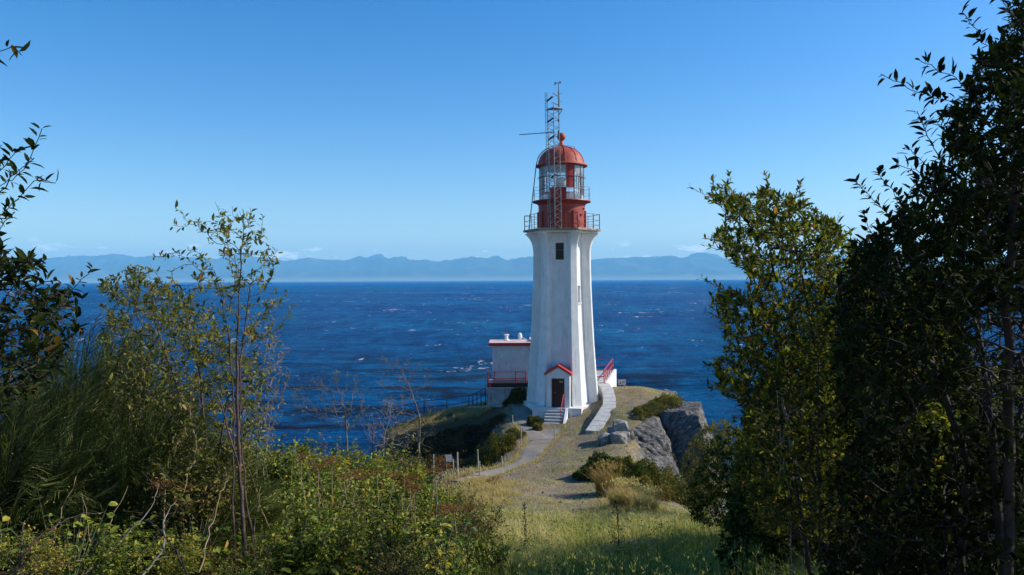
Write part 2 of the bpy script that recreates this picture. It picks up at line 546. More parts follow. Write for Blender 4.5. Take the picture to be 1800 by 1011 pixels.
def sea_mat():
    m, nt, out = new_mat('sea_water')
    pos = world_pos(nt)
    def nz(sx, sy, scale, detail, rough=0.6, dist=0.0, rot=0.0):
        mp = nd(nt, 'ShaderNodeMapping')
        mp.inputs['Scale'].default_value = (sx, sy, 1)
        mp.inputs['Rotation'].default_value = (0, 0, rot)
        nt.links.new(pos, mp.inputs[0])
        return noise(nt, scale, detail, rough, mp.outputs[0], dist)
    big = nz(1, 1.5, 0.0045, 5)
    c = ramp(nt, big, [(0.35, (0.0010, 0.095, 0.30)), (0.55, (0.0012, 0.142, 0.37)), (0.7, (0.002, 0.19, 0.41))])
    streak = nz(0.5, 3.2, 0.06, 7, 0.72, 0.5, 0.1)
    c = mixc(nt, 1.0, c, ramp(nt, streak, [(0.36, (0.70, 0.74, 0.80)), (0.64, (1.28, 1.22, 1.18))]), 'MULTIPLY')
    chop_shade = nz(0.55, 2.4, 0.55, 5, 0.75, 0.3, -0.05)  # lit crests and dark troughs painted into the water colour
    c = mixc(nt, 1.0, c, ramp(nt, chop_shade, [(0.36, (0.55, 0.58, 0.65)), (0.66, (1.5, 1.45, 1.35))]), 'MULTIPLY')
    facet_shade = nz(1.0, 0.30, 0.11, 6, 0.8, 0.4, 0.08)  # light and dark of distant wave facets, put into the colour
    c = mixc(nt, 1.0, c, ramp(nt, facet_shade, [(0.36, (0.52, 0.56, 0.64)), (0.66, (1.50, 1.42, 1.32))]), 'MULTIPLY')
    # shallow green-blue water and dark kelp beds close to the rocks
    sp = nt.nodes.new('ShaderNodeSeparateXYZ')
    nt.links.new(pos, sp.inputs[0])
    near = ramp(nt, math_(nt, 'DIVIDE', sp.outputs[1], 400.0), [(0.26, 1.0), (0.50, 0.0)])
    kelp = ramp(nt, nz(0.8, 2.0, 0.075, 7, 0.68, 0.3), [(0.48, 0.0), (0.60, 1.0)])
    kf = math_(nt, 'MULTIPLY', math_(nt, 'MULTIPLY', kelp, near), 0.85)
    c = mixc(nt, kf, c, (0.006, 0.007, 0.018))
    # whitecaps
    w1 = nz(1.0, 0.8, 0.035, 3, 0.5, 0.0, 0.12)
    w2 = nz(1.0, 0.55, 0.42, 4, 0.66, 0.4, 0.12)
    w3 = nz(1.0, 0.5, 0.16, 4, 0.72, 0.3, 0.05)
    cap1 = ramp(nt, math_(nt, 'ADD', math_(nt, 'MULTIPLY', w1, 0.5), math_(nt, 'MULTIPLY', w2, 0.5)), [(0.622, 0.0), (0.655, 1.0)])
    cap2 = ramp(nt, math_(nt, 'ADD', math_(nt, 'MULTIPLY', w3, 0.55), math_(nt, 'MULTIPLY', w2, 0.45)), [(0.638, 0.0), (0.672, 1.0)])
    cap = math_(nt, 'MAXIMUM', cap1, cap2)
    c = mixc(nt, cap, c, (0.72, 0.76, 0.80))
    h = math_(nt, 'ADD', math_(nt, 'MULTIPLY', nz(0.8, 1.8, 0.30, 6, 0.7, 0.2, 0.15), 2.2), math_(nt, 'MULTIPLY', nz(1, 1.7, 1.5, 6, 0.7, 0.2, -0.2), 1.0))
    nrm = bump(nt, h, 1.0, 1.8)
    d = nd(nt, 'ShaderNodeBsdfDiffuse')
    nt.links.new(c, d.inputs[0])
    nt.links.new(nrm, d.inputs['Normal'])
    g = nd(nt, 'ShaderNodeBsdfGlossy', Roughness=0.12)
    nt.links.new(nrm, g.inputs['Normal'])
    fr = nd(nt, 'ShaderNodeFresnel', IOR=1.33)
    nt.links.new(nrm, fr.inputs['Normal'])
    # a wind-roughened sea never mirrors fully at grazing angles: cap the Fresnel term; foam does not mirror
    k = math_(nt, 'MULTIPLY', math_(nt, 'MINIMUM', fr.outputs[0], 0.05), math_(nt, 'SUBTRACT', 1.0, cap))
    b = nd(nt, 'ShaderNodeMixShader')
    nt.links.new(k, b.inputs[0])
    nt.links.new(d.outputs[0], b.inputs[1])
    nt.links.new(g.outputs[0], b.inputs[2])
    nt.links.new(b.outputs[0], out.inputs[0])
    return m
M['sea'] = sea_mat()

def hill_mat():
    m, nt, out = new_mat('forested_mountain')
    pos = world_pos(nt)
    n = noise(nt, 0.0011, 6, 0.6, pos)
    c = ramp(nt, n, [(0.35, (0.012, 0.020, 0.012)), (0.58, (0.06, 0.075, 0.04)), (0.72, (0.20, 0.19, 0.12))])
    sp = nt.nodes.new('ShaderNodeSeparateXYZ')
    nt.links.new(pos, sp.inputs[0])
    low = ramp(nt, math_(nt, 'ADD', math_(nt, 'DIVIDE', sp.outputs[2], 300.0), math_(nt, 'MULTIPLY', n, 0.4)), [(0.30, 1.0), (0.75, 0.0)])  # pale low coast, painted to stand in for haze along the shore
    c = mixc(nt, math_(nt, 'MULTIPLY', low, 0.8), c, (0.30, 0.31, 0.24))
    b = nd(nt, 'ShaderNodeBsdfPrincipled', Roughness=1.0)
    b.inputs['Specular IOR Level'].default_value = 0.0
    nt.links.new(c, b.inputs['Base Color'])
    nt.links.new(b.outputs[0], out.inputs[0])
    return m
M['hill'] = hill_mat()

G1, G2, G3 = (0.022, 0.038, 0.012), (0.045, 0.075, 0.018), (0.085, 0.115, 0.028)
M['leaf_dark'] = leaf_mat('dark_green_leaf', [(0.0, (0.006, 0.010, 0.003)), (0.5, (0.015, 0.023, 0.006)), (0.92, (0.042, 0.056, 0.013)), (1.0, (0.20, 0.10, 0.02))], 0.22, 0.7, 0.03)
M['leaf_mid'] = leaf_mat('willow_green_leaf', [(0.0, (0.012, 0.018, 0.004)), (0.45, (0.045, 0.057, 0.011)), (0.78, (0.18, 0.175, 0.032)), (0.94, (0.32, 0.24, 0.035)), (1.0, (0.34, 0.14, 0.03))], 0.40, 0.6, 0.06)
M['leaf_sparse'] = leaf_mat('yellowing_sapling_leaf', [(0.0, (0.040, 0.050, 0.012)), (0.45, (0.13, 0.14, 0.030)), (0.78, (0.25, 0.215, 0.05)), (0.93, (0.34, 0.22, 0.05)), (1.0, (0.32, 0.13, 0.04))], 0.38, 0.5, 0.2)
M['leaf_bramble'] = leaf_mat('bramble_leaf', [(0.0, (0.026, 0.042, 0.008)), (0.38, (0.11, 0.15, 0.020)), (0.70, (0.28, 0.285, 0.045)), (0.9, (0.48, 0.37, 0.05)), (1.0, (0.30, 0.12, 0.03))], 0.35, 0.55, 0.15)
M['leaf_broad'] = leaf_mat('broad_pale_leaf', [(0.0, (0.05, 0.11, 0.035)), (0.4, (0.13, 0.18, 0.035)), (0.8, (0.26, 0.28, 0.045)), (1.0, (0.46, 0.35, 0.04))], 0.35, 0.5, 0.2)
M['leaf_olive'] = leaf_mat('olive_shrub_leaf', [(0.0, (0.035, 0.040, 0.010)), (0.5, (0.105, 0.105, 0.022)), (0.85, (0.21, 0.18, 0.05)), (1.0, (0.30, 0.17, 0.06))], 0.25, 0.7, 0.1)
M['leaf_juniper'] = leaf_mat('juniper_spray', [(0.0, (0.022, 0.040, 0.010)), (0.6, (0.075, 0.115, 0.02)), (1.0, (0.18, 0.18, 0.035))], 0.2, 0.6, 0.1)
M['broom'] = leaf_mat('green_broom_twig', [(0.0, (0.028, 0.042, 0.010)), (0.45, (0.10, 0.13, 0.026)), (0.8, (0.23, 0.26, 0.07)), (1.0, (0.40, 0.36, 0.16))], 0.15, 0.5, 0.2)
M['leaf_brown'] = leaf_mat('shade_brown_leaf', [(0.0, (0.035, 0.024, 0.012)), (0.6, (0.12, 0.085, 0.042)), (1.0, (0.24, 0.18, 0.09))], 0.15, 0.8, 0.05)  # brown for the scrub that darkens the shaded left slope
M['grass'] = leaf_mat('grass_blade', [(0.0, (0.05, 0.08, 0.014)), (0.28, (0.15, 0.185, 0.03)), (0.52, (0.33, 0.33, 0.075)), (0.8, (0.50, 0.42, 0.19)), (1.0, (0.62, 0.50, 0.30))], 0.35, 0.7, 0.1)
M['dry_grass'] = leaf_mat('dry_grass_blade', [(0.0, (0.22, 0.13, 0.045)), (0.5, (0.40, 0.27, 0.11)), (1.0, (0.58, 0.46, 0.25))], 0.3, 0.7, 0.1)
M['flower_head'] = leaf_mat('dry_rust_flower_head', [(0.0, (0.11, 0.045, 0.02)), (0.6, (0.24, 0.10, 0.035)), (1.0, (0.36, 0.19, 0.07))], 0.1, 0.85, 0.1)

# ------------------------------------------------------------------ ground
SEA_Z = -15.2
ROWS = [
    (-30, [(-40, 1.0), (40, 1.0)]),
    (-8, [(-40, 2.2), (-10, 1.5), (10, 1.5), (40, 2.2)]),
    (0, [(-40, 9.0), (-20, 3.0), (-8, 1.7), (8, 1.6), (20, 3.0), (40, 9.0)]),
    (5, [(-40, 14), (-20, 5.0), (-8, 2.1), (-4, 1.9), (-2, 2.0), (-.8, 2.4), (0, 2.7), (2, 2.5), (4, 2.1), (8, 1.9), (20, 3), (40, 14)]),
    (10, [(-32, 17), (-20, 9), (-12, 5.2), (-8, 3.8), (-5, 3.3), (-3, 3.5), (-1, 4.1), (2, 4.3), (4, 4.0), (8, 3.6), (14, 4.2), (20, 7), (30, 17)]),
    (15, [(-26, 17), (-20, 15), (-14, 9.5), (-10, 6.2), (-7, 5.1), (-4, 4.95), (-2, 5.2), (0, 5.6), (2, 5.6), (4, 5.3), (7, 5.3), (12, 7.5), (18, 14), (24, 17)]),
    (20, [(-18, 17), (-12, 11), (-9, 7.2), (-6, 6.1), (-3, 6.2), (-1, 6.6), (1, 6.8), (3, 6.6), (6, 6.5), (9, 7.5), (13, 12), (18, 17)]),
    (25, [(-13, 17), (-9, 10), (-6.5, 8), (-4, 7.5), (-2, 7.6), (0, 7.8), (2, 7.8), (4, 7.7), (6.5, 7.8), (9, 8.6), (11, 11), (14.5, 17)]),
    (31, [(-10, 17), (-8, 14), (-5.5, 10.5), (-3.5, 9.0), (-2, 8.8), (2.5, 8.8), (4, 8.7), (5.5, 8.85), (7, 9.2), (8.5, 10.5), (11, 17)]),
    (37, [(-9.5, 17), (-8, 15.5), (-5.9, 12.4), (-4.6, 10.6), (-3.8, 9.7), (-2.7, 9.5), (0, 9.4), (2, 9.4), (4, 9.3), (5.2, 9.3), (6.5, 9.6), (8.2, 10.4), (9.2, 13), (11, 17)]),
    (41, [(-10, 17), (-8, 14.5), (-6, 12.5), (-4.6, 11.6), (-3.8, 9.9), (-2.5, 9.7), (0, 9.7), (2, 9.6), (4.4, 9.4), (5.6, 9.2), (7, 9.9), (8.2, 11.2), (9.6, 13.4), (12, 17)]),
    (44, [(-10, 17), (-8, 14), (-6.4, 12.8), (-4.5, 12.4), (-2.6, 12.2), (-1.7, 11.8), (-0.9, 10.3), (-0.3, 9.95), (1, 9.9), (3.4, 9.6), (4.6, 9.3), (6.4, 9.0), (7.2, 9.7), (7.9, 11.0), (8.6, 12.2), (10.5, 14), (13, 17)]),
    (47.5, [(-10.5, 17), (-8.6, 13.8), (-7, 12.7), (-5, 12.4), (-2.9, 12.2), (-1.8, 11.6), (-0.9, 10.2), (0, 9.75), (2, 9.7), (4.6, 9.3), (6.4, 8.8), (8.2, 8.9), (8.9, 10.2), (9.4, 12), (11.5, 14.5), (14, 17)]),
    (50, [(-11, 17), (-9, 13.6), (-7.6, 12.6), (-5.8, 12.3), (-3.2, 12.1), (-1.9, 11.4), (-1, 10.0), (0, 9.6), (2.5, 9.55), (4.6, 9.3), (5.6, 9.05), (6.6, 8.6), (9.4, 8.4), (10.8, 8.9), (12.2, 10.0), (13.3, 12.5), (15, 17)]),
    (53.5, [(-11.5, 17), (-9.5, 13.4), (-8, 12.0), (-5.8, 11.6), (-3.2, 11.2), (-1.9, 10.6), (-0.8, 9.5), (1, 9.3), (4.6, 9.05), (6.5, 8.5), (9.4, 8.15), (11.4, 8.6), (12.6, 9.9), (14, 13), (15.8, 17)]),
    (57, [(-12, 17), (-10.3, 13), (-8.9, 11.2), (-6.5, 10.5), (-4, 9.95), (-1.6, 9.4), (-.6, 9.15), (1, 9.1), (4.5, 8.9), (6.5, 8.4), (9.3, 7.95), (11.8, 8.35), (13, 9.8), (14.5, 14), (16.5, 17)]),
    (59.2, [(-12, 17), (-10.5, 12.6), (-9.0, 10.75), (-6.5, 10.0), (-4, 9.5), (-1, 9.15), (1, 9.1), (4.5, 8.9), (6.5, 8.4), (9.3, 8.0), (11.8, 8.5), (13.2, 9.8), (14.8, 14), (16.5, 17)]),
    (62, [(-10.5, 17), (-8, 13.5), (-5, 10.8), (-2, 9.6), (2, 9.2), (6, 8.8), (8, 8.4), (11.5, 8.8), (13.5, 11), (16, 17)]),
    (67, [(-9, 17), (-4, 13.2), (0, 11), (4, 10.5), (9, 10.5), (12, 13), (14, 17)]),
    (73, [(-60, 17.5), (60, 17.5)]),
    (90, [(-60, 18), (60, 18)]),
]
GX = np.arange(-44, 44.01, 0.2)
GY = np.arange(-24, 84.01, 0.2)
def _terrain():
    prof = np.array([np.interp(GX, [a for a, b in r], [b for a, b in r]) for _, r in ROWS])
    ys = np.array([y for y, _ in ROWS], float)
    H = np.empty((len(GY), len(GX)))
    for j in range(len(GX)):
        H[:, j] = np.interp(GY, ys, prof[:, j])
    def blur(a, k, ax):
        ker = np.hanning(2 * k + 3)[1:-1]
        ker /= ker.sum()
        pad = [(0, 0), (0, 0)]
        pad[ax] = (k, k)
        b = np.pad(a, pad, mode='edge')
        out = np.zeros_like(a)
        for i, w in enumerate(ker):
            out += w * (b[i:i + a.shape[0], :] if ax == 0 else b[:, i:i + a.shape[1]])
        return out
    H = blur(blur(H, 6, 0), 3, 1)
    xx, yy = np.meshgrid(GX, GY)
    gx = np.abs(np.gradient(H, axis=1)) / 0.2
    rough = np.clip((gx - 0.5) * 0.9, 0, 1)
    H = H + fbm(xx * 0.35, yy * 0.35, 5, 4) * 0.35 + fbm(xx * 1.1, yy * 1.1, 9, 4, 0.6) * 0.20 * np.clip((yy - 24) / 8, .3, 1)
    H = H + rough * (fbm(xx * 0.5 + yy * 0.2, yy * 0.7, 21, 5, 0.6) * 1.7)
    return -H
TZ = _terrain()
def gz(x, y):
    x, y = np.asarray(x, float), np.asarray(y, float)
    fx = np.clip((x - GX[0]) / 0.2, 0, len(GX) - 1.001)
    fy = np.clip((y - GY[0]) / 0.2, 0, len(GY) - 1.001)
    i, j = fx.astype(int), fy.astype(int)
    a, b = fx - i, fy - j
    return (TZ[j, i] * (1 - a) + TZ[j, i + 1] * a) * (1 - b) + (TZ[j + 1, i] * (1 - a) + TZ[j + 1, i + 1] * a) * b

def grid_faces(ny, nx):
    k = np.arange(ny * nx).reshape(ny, nx)
    return np.stack([k[:-1, :-1], k[:-1, 1:], k[1:, 1:], k[1:, :-1]], -1).reshape(-1, 4)
xx, yy = np.meshgrid(GX, GY)
tag(fast_mesh('ground', np.stack([xx, yy, TZ], -1).reshape(-1, 3), grid_faces(len(GY), len(GX)), m=M['ground'], smooth=True), kind='structure')

def ribbon(name, pts, m, lift=0.03, sub=24, wob=0.0):
    """A strip laid on the ground: pts = (x, y, width)."""
    pts = np.array(pts, float)
    t = np.linspace(0, len(pts) - 1, (len(pts) - 1) * sub + 1)
    q = np.stack([np.interp(t, np.arange(len(pts)), pts[:, k]) for k in range(3)], -1)
    for _ in range(sub // 2):
        q[1:-1] = 0.25 * q[:-2] + 0.5 * q[1:-1] + 0.25 * q[2:]
    d = unit(np.gradient(q[:, :2], axis=0))
    nrm = np.stack([-d[:, 1], d[:, 0]], -1)
    us = np.linspace(-0.5, 0.5, 9)
    V = []
    for i in range(len(q)):
        for u in us:
            ww = q[i, 2] * (1 + wob * (vnoise(np.array([i * 0.13 + 40 * (u > 0)]), np.array([0.5]), 3)[0] * .6 + vnoise(np.array([i * 0.55 + 40 * (u > 0)]), np.array([0.5]), 4)[0] * .4 - 0.5))
            x, y = q[i, :2] + nrm[i] * u * ww
            V.append((x, y, gz(x, y) + lift * (1 - 0.9 * (abs(u) > 0.49))))
    return fast_mesh(name, V, grid_faces(len(q), len(us)), m=m, smooth=True)

tag(ribbon('path', [(2.45, 50.4, 1.45), (1.9, 48.3, 1.5), (1.35, 45.5, 1.35), (0.7, 43.0, 1.15), (-0.3, 40.4, 0.95), (-1.5, 38.2, 0.8), (-2.7, 36.7, 0.55)], M['path'], 0.04, wob=0.9), kind='structure')
tag(ribbon('path', [(1.6, 47.6, 1.4), (1.15, 50.0, 1.3), (0.75, 52.5, 1.15), (0.6, 55.5, 1.1), (0.5, 57.0, 1.1)], M['path'], 0.062, wob=0.3), kind='structure')

# sea: one sheet, finer near the shore, with real waves that die out where the mesh grows coarse
def make_sea():
    nr, na = 620, 420
    r = 18 * (34000 / 18) ** (np.linspace(0, 1, nr))
    a = np.linspace(R(-80), R(80), na)
    rr, aa = np.meshgrid(r, a, indexing='ij')
    x, y = rr * np.sin(aa), rr * np.cos(aa)
    z = np.full_like(x, SEA_Z)
    step = np.maximum(rr * (a[1] - a[0]), np.gradient(r)[:, None] * np.ones_like(aa))
    for lam, amp, th in ((22, 0.22, 0.35), (13, 0.16, -0.1), (8, 0.11, 0.6), (5, 0.07, 0.1)):
        k = 2 * PI / lam
        ph = fbm(x / lam * 0.35, y / lam * 0.35, int(lam), 2) * 9
        z += amp * np.clip(1.4 - step * 4 / lam, 0, 1) * np.sin(k * (x * math.sin(th) + y * math.cos(th)) + ph)
    return tag(fast_mesh('sea', np.stack([x, y, z], -1).reshape(-1, 3), grid_faces(nr, na), m=M['sea'], smooth=True), kind='structure')
make_sea()

# far mountain range across the strait
RIDGE = [(-900, 452), (-500, 447), (-200, 450), (0, 455), (60, 453), (100, 448), (130, 449), (170, 448), (205, 445), (240, 450), (262, 447), (290, 449), (330, 452), (380, 452), (430, 449), (470, 452),
         (500, 455), (540, 451), (560, 452), (580, 454), (600, 456), (622, 454), (640, 456), (655, 453), (672, 450), (685, 454), (720, 455), (760, 457), (800, 455), (825, 450), (845, 451), (870, 454), (903, 457), (915, 454), (940, 453),
         (1000, 457), (1040, 453), (1075, 452), (1100, 450), (1130, 451), (1180, 449), (1215, 450), (1240, 450), (1270, 453), (1290, 456), (1340, 457), (1420, 453), (1500, 451), (1650, 456), (1800, 452), (2100, 449), (2400, 455), (2800, 450)]
def make_hills():
    ppx = np.linspace(-900, 2800, 900)
    crest = np.interp(ppx, [a for a, b in RIDGE], [b for a, b in RIDGE])
    crest = crest + fbm(ppx * 0.03, ppx * 0.0 + 3, 4, 6, 0.6) * 9.0
    hh = (CY - 1.0 + (ppx - CX) * -0.005 - crest) / F
    D = np.linspace(23500, 30500, 46)
    t = (D - D[0]) / (29000 - D[0])
    V = []
    for k, d in enumerate(D):
        fall = np.interp(t[k], [0, 0.03, 0.22, 0.5, 0.8, 1.0, 1.3], [0.0, 0.04, 0.13, 0.42, 0.78, 1.0, 0.85])
        x = (ppx - CX) / F * d
        n = fbm(x / 2600, np.full_like(x, d / 2100), 14, 6, 0.65)
        h = hh * 29000 * fall
        h = h * (1 + n * 2.2 * np.clip(1 - abs(t[k] - 1) * 0.0, 0, 1) * (1 - np.exp(-((t[k] - 1) / 0.16) ** 2)))
        V.append(np.stack([x, np.full_like(x, d), SEA_Z - 2 + np.maximum(h, 0) + 0 * x], -1))
    V = np.concatenate(V)
    return tag(fast_mesh('mountains', V, grid_faces(len(D), len(ppx)), m=M['hill'], smooth=True), kind='structure')
make_hills()

# the air of the strait
def make_haze():
    mb = MB()
    x0, x1, y0, y1, z0, z1 = -36000, 36000, -400, 33500, -20, 1250
    mb.hexa([(x0, y0, z0), (x1, y0, z0), (x1, y1, z0), (x0, y1, z0), (x0, y0, z1), (x1, y0, z1), (x1, y1, z1), (x0, y1, z1)])
    m, nt, out = new_mat('sea_air')
    v = nd(nt, 'ShaderNodeVolumePrincipled', Density=4.4e-5, Anisotropy=0.0)
    v.inputs['Color'].default_value = (0.29, 0.70, 1.0, 1)
    nt.links.new(v.outputs[0], out.inputs['Volume'])
    tag(mb.build('haze', m), kind='stuff')
make_haze()
# ------------------------------------------------------------------ lighthouse
TC = np.array([3.57, 56.0])            # tower axis
TB = -8.70                             # foot of the tower
ROT = -10.0                            # the door face looks a little to the left of the camera
def hexa_dir(deg):                     # 0 = towards the camera, positive = to the right
    a = R(deg)
    return np.array([math.sin(a), -math.cos(a)])
PR = [(-8.7, 2.56), (-8.0, 2.50), (-6.5, 2.38), (-4.5, 2.25), (-2.5, 2.15), (-0.5, 2.07), (1.2, 2.03), (2.0, 2.03), (2.35, 2.07), (2.7, 2.17), (2.95, 2.31), (3.12, 2.46), (3.24, 2.60), (3.30, 2.64)]
def prad(z):
    return float(np.interp(z, [a for a, b in PR], [b for a, b in PR]))
lh = thing('lighthouse', (TC[0], TC[1], TB), 'tall white six-sided concrete lighthouse with flared buttresses and red domed lantern', 'lighthouse')

def wall_rad(z):                       # corner radius of the wall between the buttresses
    return min(prad(z), 2.06 if z > 1.2 else 9) - 0.42
WIN = {0: (0.29, 1.40, 2.58), 1: (0.20, -1.60, -0.42)}     # face: half width, z bottom, z top
def wall_faces():
    mb = MB()
    zs0 = [-8.7, -6.5, -4.5, -2.5, -0.5, 1.2, 3.3]
    for fidx in range(6):
        ca, cb = hexa_dir(ROT - 30 + 60 * fidx), hexa_dir(ROT + 30 + 60 * fidx)
        win = WIN.get(fidx)
        zs = sorted(set(zs0 + ([win[1], win[2]] if win else [])))
        for z0, z1 in zip(zs[:-1], zs[1:]):
            def pt(z, off=None):
                r = wall_rad(z)
                a, b = TC + ca * r, TC + cb * r
                mid, t = (a + b) / 2, unit(b - a)
                return a, b, mid, t
            a0, b0, m0, t0 = pt(z0)
            a1, b1, m1, t1 = pt(z1)
            def q(u0, v0, u1, v1):
                mb.add([(*u0, z0), (*v0, z0), (*v1, z1), (*u1, z1)], [(0, 1, 2, 3)])
            if win:
                w = win[0]
                q(a0, m0 - t0 * w, a1, m1 - t1 * w)
                q(m0 + t0 * w, b0, m1 + t1 * w, b1)
                if not (z0 >= win[1] - 1e-6 and z1 <= win[2] + 1e-6):
                    q(m0 - t0 * w, m0 + t0 * w, m1 - t1 * w, m1 + t1 * w)
            else:
                q(a0, b0, a1, b1)
    return mb
wall = wall_faces().build('tower_wall', M['white'], lh)
for fidx, (w, z0, z1) in WIN.items():
    ang = ROT + 60 * fidx
    n = hexa_dir(ang)
    t = np.array([-n[1], n[0]])
    ap0, ap1 = wall_rad(z0) * math.cos(R(30)), wall_rad(z1) * math.cos(R(30))
    def pt(u, z, d):
        ap = np.interp(z, [z0, z1], [ap0, ap1])
        xy = TC + n * (ap - d) + t * u
        return (xy[0], xy[1], z)
    mb = MB()                                               # reveal and frame
    dp = 0.2
    for u in (-w, w):
        mb.add([pt(u, z0, 0), pt(u, z0, dp), pt(u, z1, dp), pt(u, z1, 0)], [(0, 1, 2, 3)])
    for z in (z0, z1):
        mb.add([pt(-w, z, 0), pt(w, z, 0), pt(w, z, dp), pt(-w, z, dp)], [(0, 1, 2, 3)])
    win = mb.build('window', M['white'], lh)
    mb = MB()
    mb.add([pt(-w, z0, dp), pt(w, z0, dp), pt(w, z1, dp), pt(-w, z1, dp)], [(0, 1, 2, 3)])
    mb.build('pane', M['pane'] if fidx == 0 else M['white_wall'], win)
    mb = MB()
    fm = 0.045
    for u in (-w + fm / 2, w - fm / 2):
        mb.bar(pt(u, z0, dp - .04), pt(u, z1, dp - .04), fm, 0.06)
    for z in (z0 + fm / 2, z1 - fm / 2, (z0 + z1) / 2 + 0.1):
        mb.bar(pt(-w + fm, z, dp - .04), pt(w - fm, z, dp - .04), fm, 0.055)
    mb.build('frame', M['dark_steel'] if fidx == 0 else M['white'], win)
    mb = MB()
    mb.bar(pt(-w - .06, z0 - .035, -.02), pt(w + .06, z0 - .035, -.02), 0.12, 0.07)
    mb.build('sill', M['white'], win)

for k in range(6):                                          # six flared corner buttresses
    n = hexa_dir(ROT - 30 + 60 * k)
    t = np.array([-n[1], n[0]])
    vs, fs = [], []
    zz = []
    for a, b in zip(PR[:-1], PR[1:]):
        zz += list(np.linspace(a[0], b[0], 3)[:-1])
    zz.append(3.30)
    for z in zz:
        r = prad(z)
        hw = float(np.interp(z, [-8.7, 0, 2.2, 3.3], [0.36, 0.28, 0.27, 0.30]))
        for d, u in ((-0.75 - max(0, r - 2.1) * .9, -hw), (-0.75 - max(0, r - 2.1) * .9, hw), (-0.05, hw), (0, hw - .05), (0, -hw + .05), (-0.05, -hw)):
            xy = TC + n * (r + d) + t * u
            vs.append((xy[0], xy[1], z))
    for i in range(len(zz) - 1):
        for j in range(6):
            fs.append((i * 6 + j, i * 6 + (j + 1) % 6, (i + 1) * 6 + (j + 1) % 6, (i + 1) * 6 + j))
    fs += [tuple(range(5, -1, -1)), tuple((len(zz) - 1) * 6 + j for j in range(6))]
    mb = MB()
    mb.add(vs, fs)
    mb.build('buttress', M['white'], lh, smooth=True)

def hexpoly(r, rot=ROT - 30, c=TC):
    return [tuple(c + hexa_dir(rot + 60 * k) * r) for k in range(6)]
mb = MB()
mb.prism(hexpoly(2.52), 3.30, 3.42)
mb.build('gallery_soffit', M['white'], lh)
mb = MB()
mb.prism(hexpoly(2.80), 3.422, 3.57)
gal = mb.build('gallery', M['edge'], lh, bevel=0.02)
# gallery railing
hp = hexpoly(2.68)
mb = MB()
for k in range(6):
    a, b = np.array(hp[k]), np.array(hp[(k + 1) % 6])
    for z in (3.86, 4.20, 4.60):
        mb.tube([(*a, z), (*b, z)], 0.014 if z < 4.5 else 0.019, 6)
rail = mb.build('railing', M['rail_dark'], lh)
for k in range(6):
    a, b = np.array(hp[k]), np.array(hp[(k + 1) % 6])
    for u in (0.0, 0.36, 0.70):
        p = a * (1 - u) + b * u
        mb = MB()
        mb.tube([(*p, 3.57), (*p, 4.64)], 0.030 if u == 0 else 0.021, 6)
        mb.build('post', M['rail_dark'], rail)
# lantern house
LC = (TC[0], TC[1])
mb = MB()
mb.lathe([(1.70, 3.57), (1.70, 3.66), (1.66, 3.68), (1.66, 5.28), (1.70, 5.33), (1.78, 5.42), (1.98, 5.50)], LC, 48)
drum = mb.build('lantern_drum', M['red'], lh, smooth=True)
mb = MB()
for a in (-60, 28, 75, 120, 200, 260):                       # vent cowls, door plates and seams of the drum
    n = hexa_dir(a)
    p = TC + n * 1.70
    mb = MB()
    mb.box((p[0], p[1], 4.3), (0.24, 0.12, 1.1), R(a))
    mb.build('vent_box', M['red'], drum)
mb = MB()
p = TC + hexa_dir(38) * 1.70
mb.tube([(p[0] - .1, p[1], 4.5), (p[0] + .25, p[1] + .1, 3.8)], 0.03, 6)
mb.build('bracket', M['rail_dark'], drum)
for a, z in ((50, 4.55), (62, 5.0), (-20, 4.7)):
    p = TC + hexa_dir(a) * 1.69
    mb = MB()
    mb.lathe([(0.001, z - .07), (.07, z - .05), (.07, z + .05), (0.001, z + .07)], p, 10)
    mb.build('knob', M['rail_dark'], drum)
mb = MB()
mb.lathe([(1.60, 5.502), (2.06, 5.502), (2.08, 5.54), (2.06, 5.60), (1.60, 5.60)], LC, 48)
walk = mb.build('lantern_walkway', M['red'], lh, smooth=True)
mb = MB()
for z in (6.05, 6.50):
    mb.tube([(TC[0] + 2.02 * math.sin(2 * PI * k / 40), TC[1] - 2.02 * math.cos(2 * PI * k / 40), z) for k in range(41)], 0.012, 5)
for k in range(12):
    p = TC + hexa_dir(k * 30 + 11) * 2.02
    mb.tube([(*p, 5.6), (*p, 6.5)], 0.013, 5)
mb.build('railing', M['rail_dark'], walk)
# glazing: panes, bars, blank red panels
NP = 16
def ring_pts(r, a0, a1, n):
    return [TC + hexa_dir(a0 + (a1 - a0) * k / n) * r for k in range(n + 1)]
g0, g1 = 5.60, 8.05
blank_hi, blank_lo = {0}, {14, 15}
mb, reds = MB(), []
for k in range(NP):
    a0, a1 = 8 + 360 / NP * k, 8 + 360 / NP * (k + 1)
    pts = ring_pts(1.58, a0, a1, 3)
    for (z0, z1), nm in (((g0, 6.42), 'lo'), ((6.42, 7.24), 'mid'), ((7.24, g1), 'hi')):
        red = (k in blank_hi and nm != 'lo') or (k in blank_lo and nm == 'lo') or (k in (6, 7, 8, 9) and nm == 'lo')
        tgt = MB() if red else mb
        if red: reds.append(tgt)
        for p, q in zip(pts[:-1], pts[1:]):
            tgt.add([(*p, z0), (*q, z0), (*q, z1), (*p, z1)], [(0, 1, 2, 3)])
glz = mb.build('lantern_glazing', M['glass'], lh)
for q in reds:
    q.build('blank_panel', M['inner_red'], glz)
mb = MB()
for k in range(NP):
    p = TC + hexa_dir(8 + 360 / NP * k) * 1.60
    mb.tube([(*p, g0), (*p, g1)], 0.022, 5)
for z in (6.42, 7.24):
    mb.tube([(*(TC + hexa_dir(9 * k) * 1.605), z) for k in range(41)], 0.022, 5)
mb.build('glazing_bar', M['grille'], glz)
mb = MB()
mb.tube([(*(TC + hexa_dir(9 * k) * 1.72), 7.24) for k in range(41)], 0.014, 5)
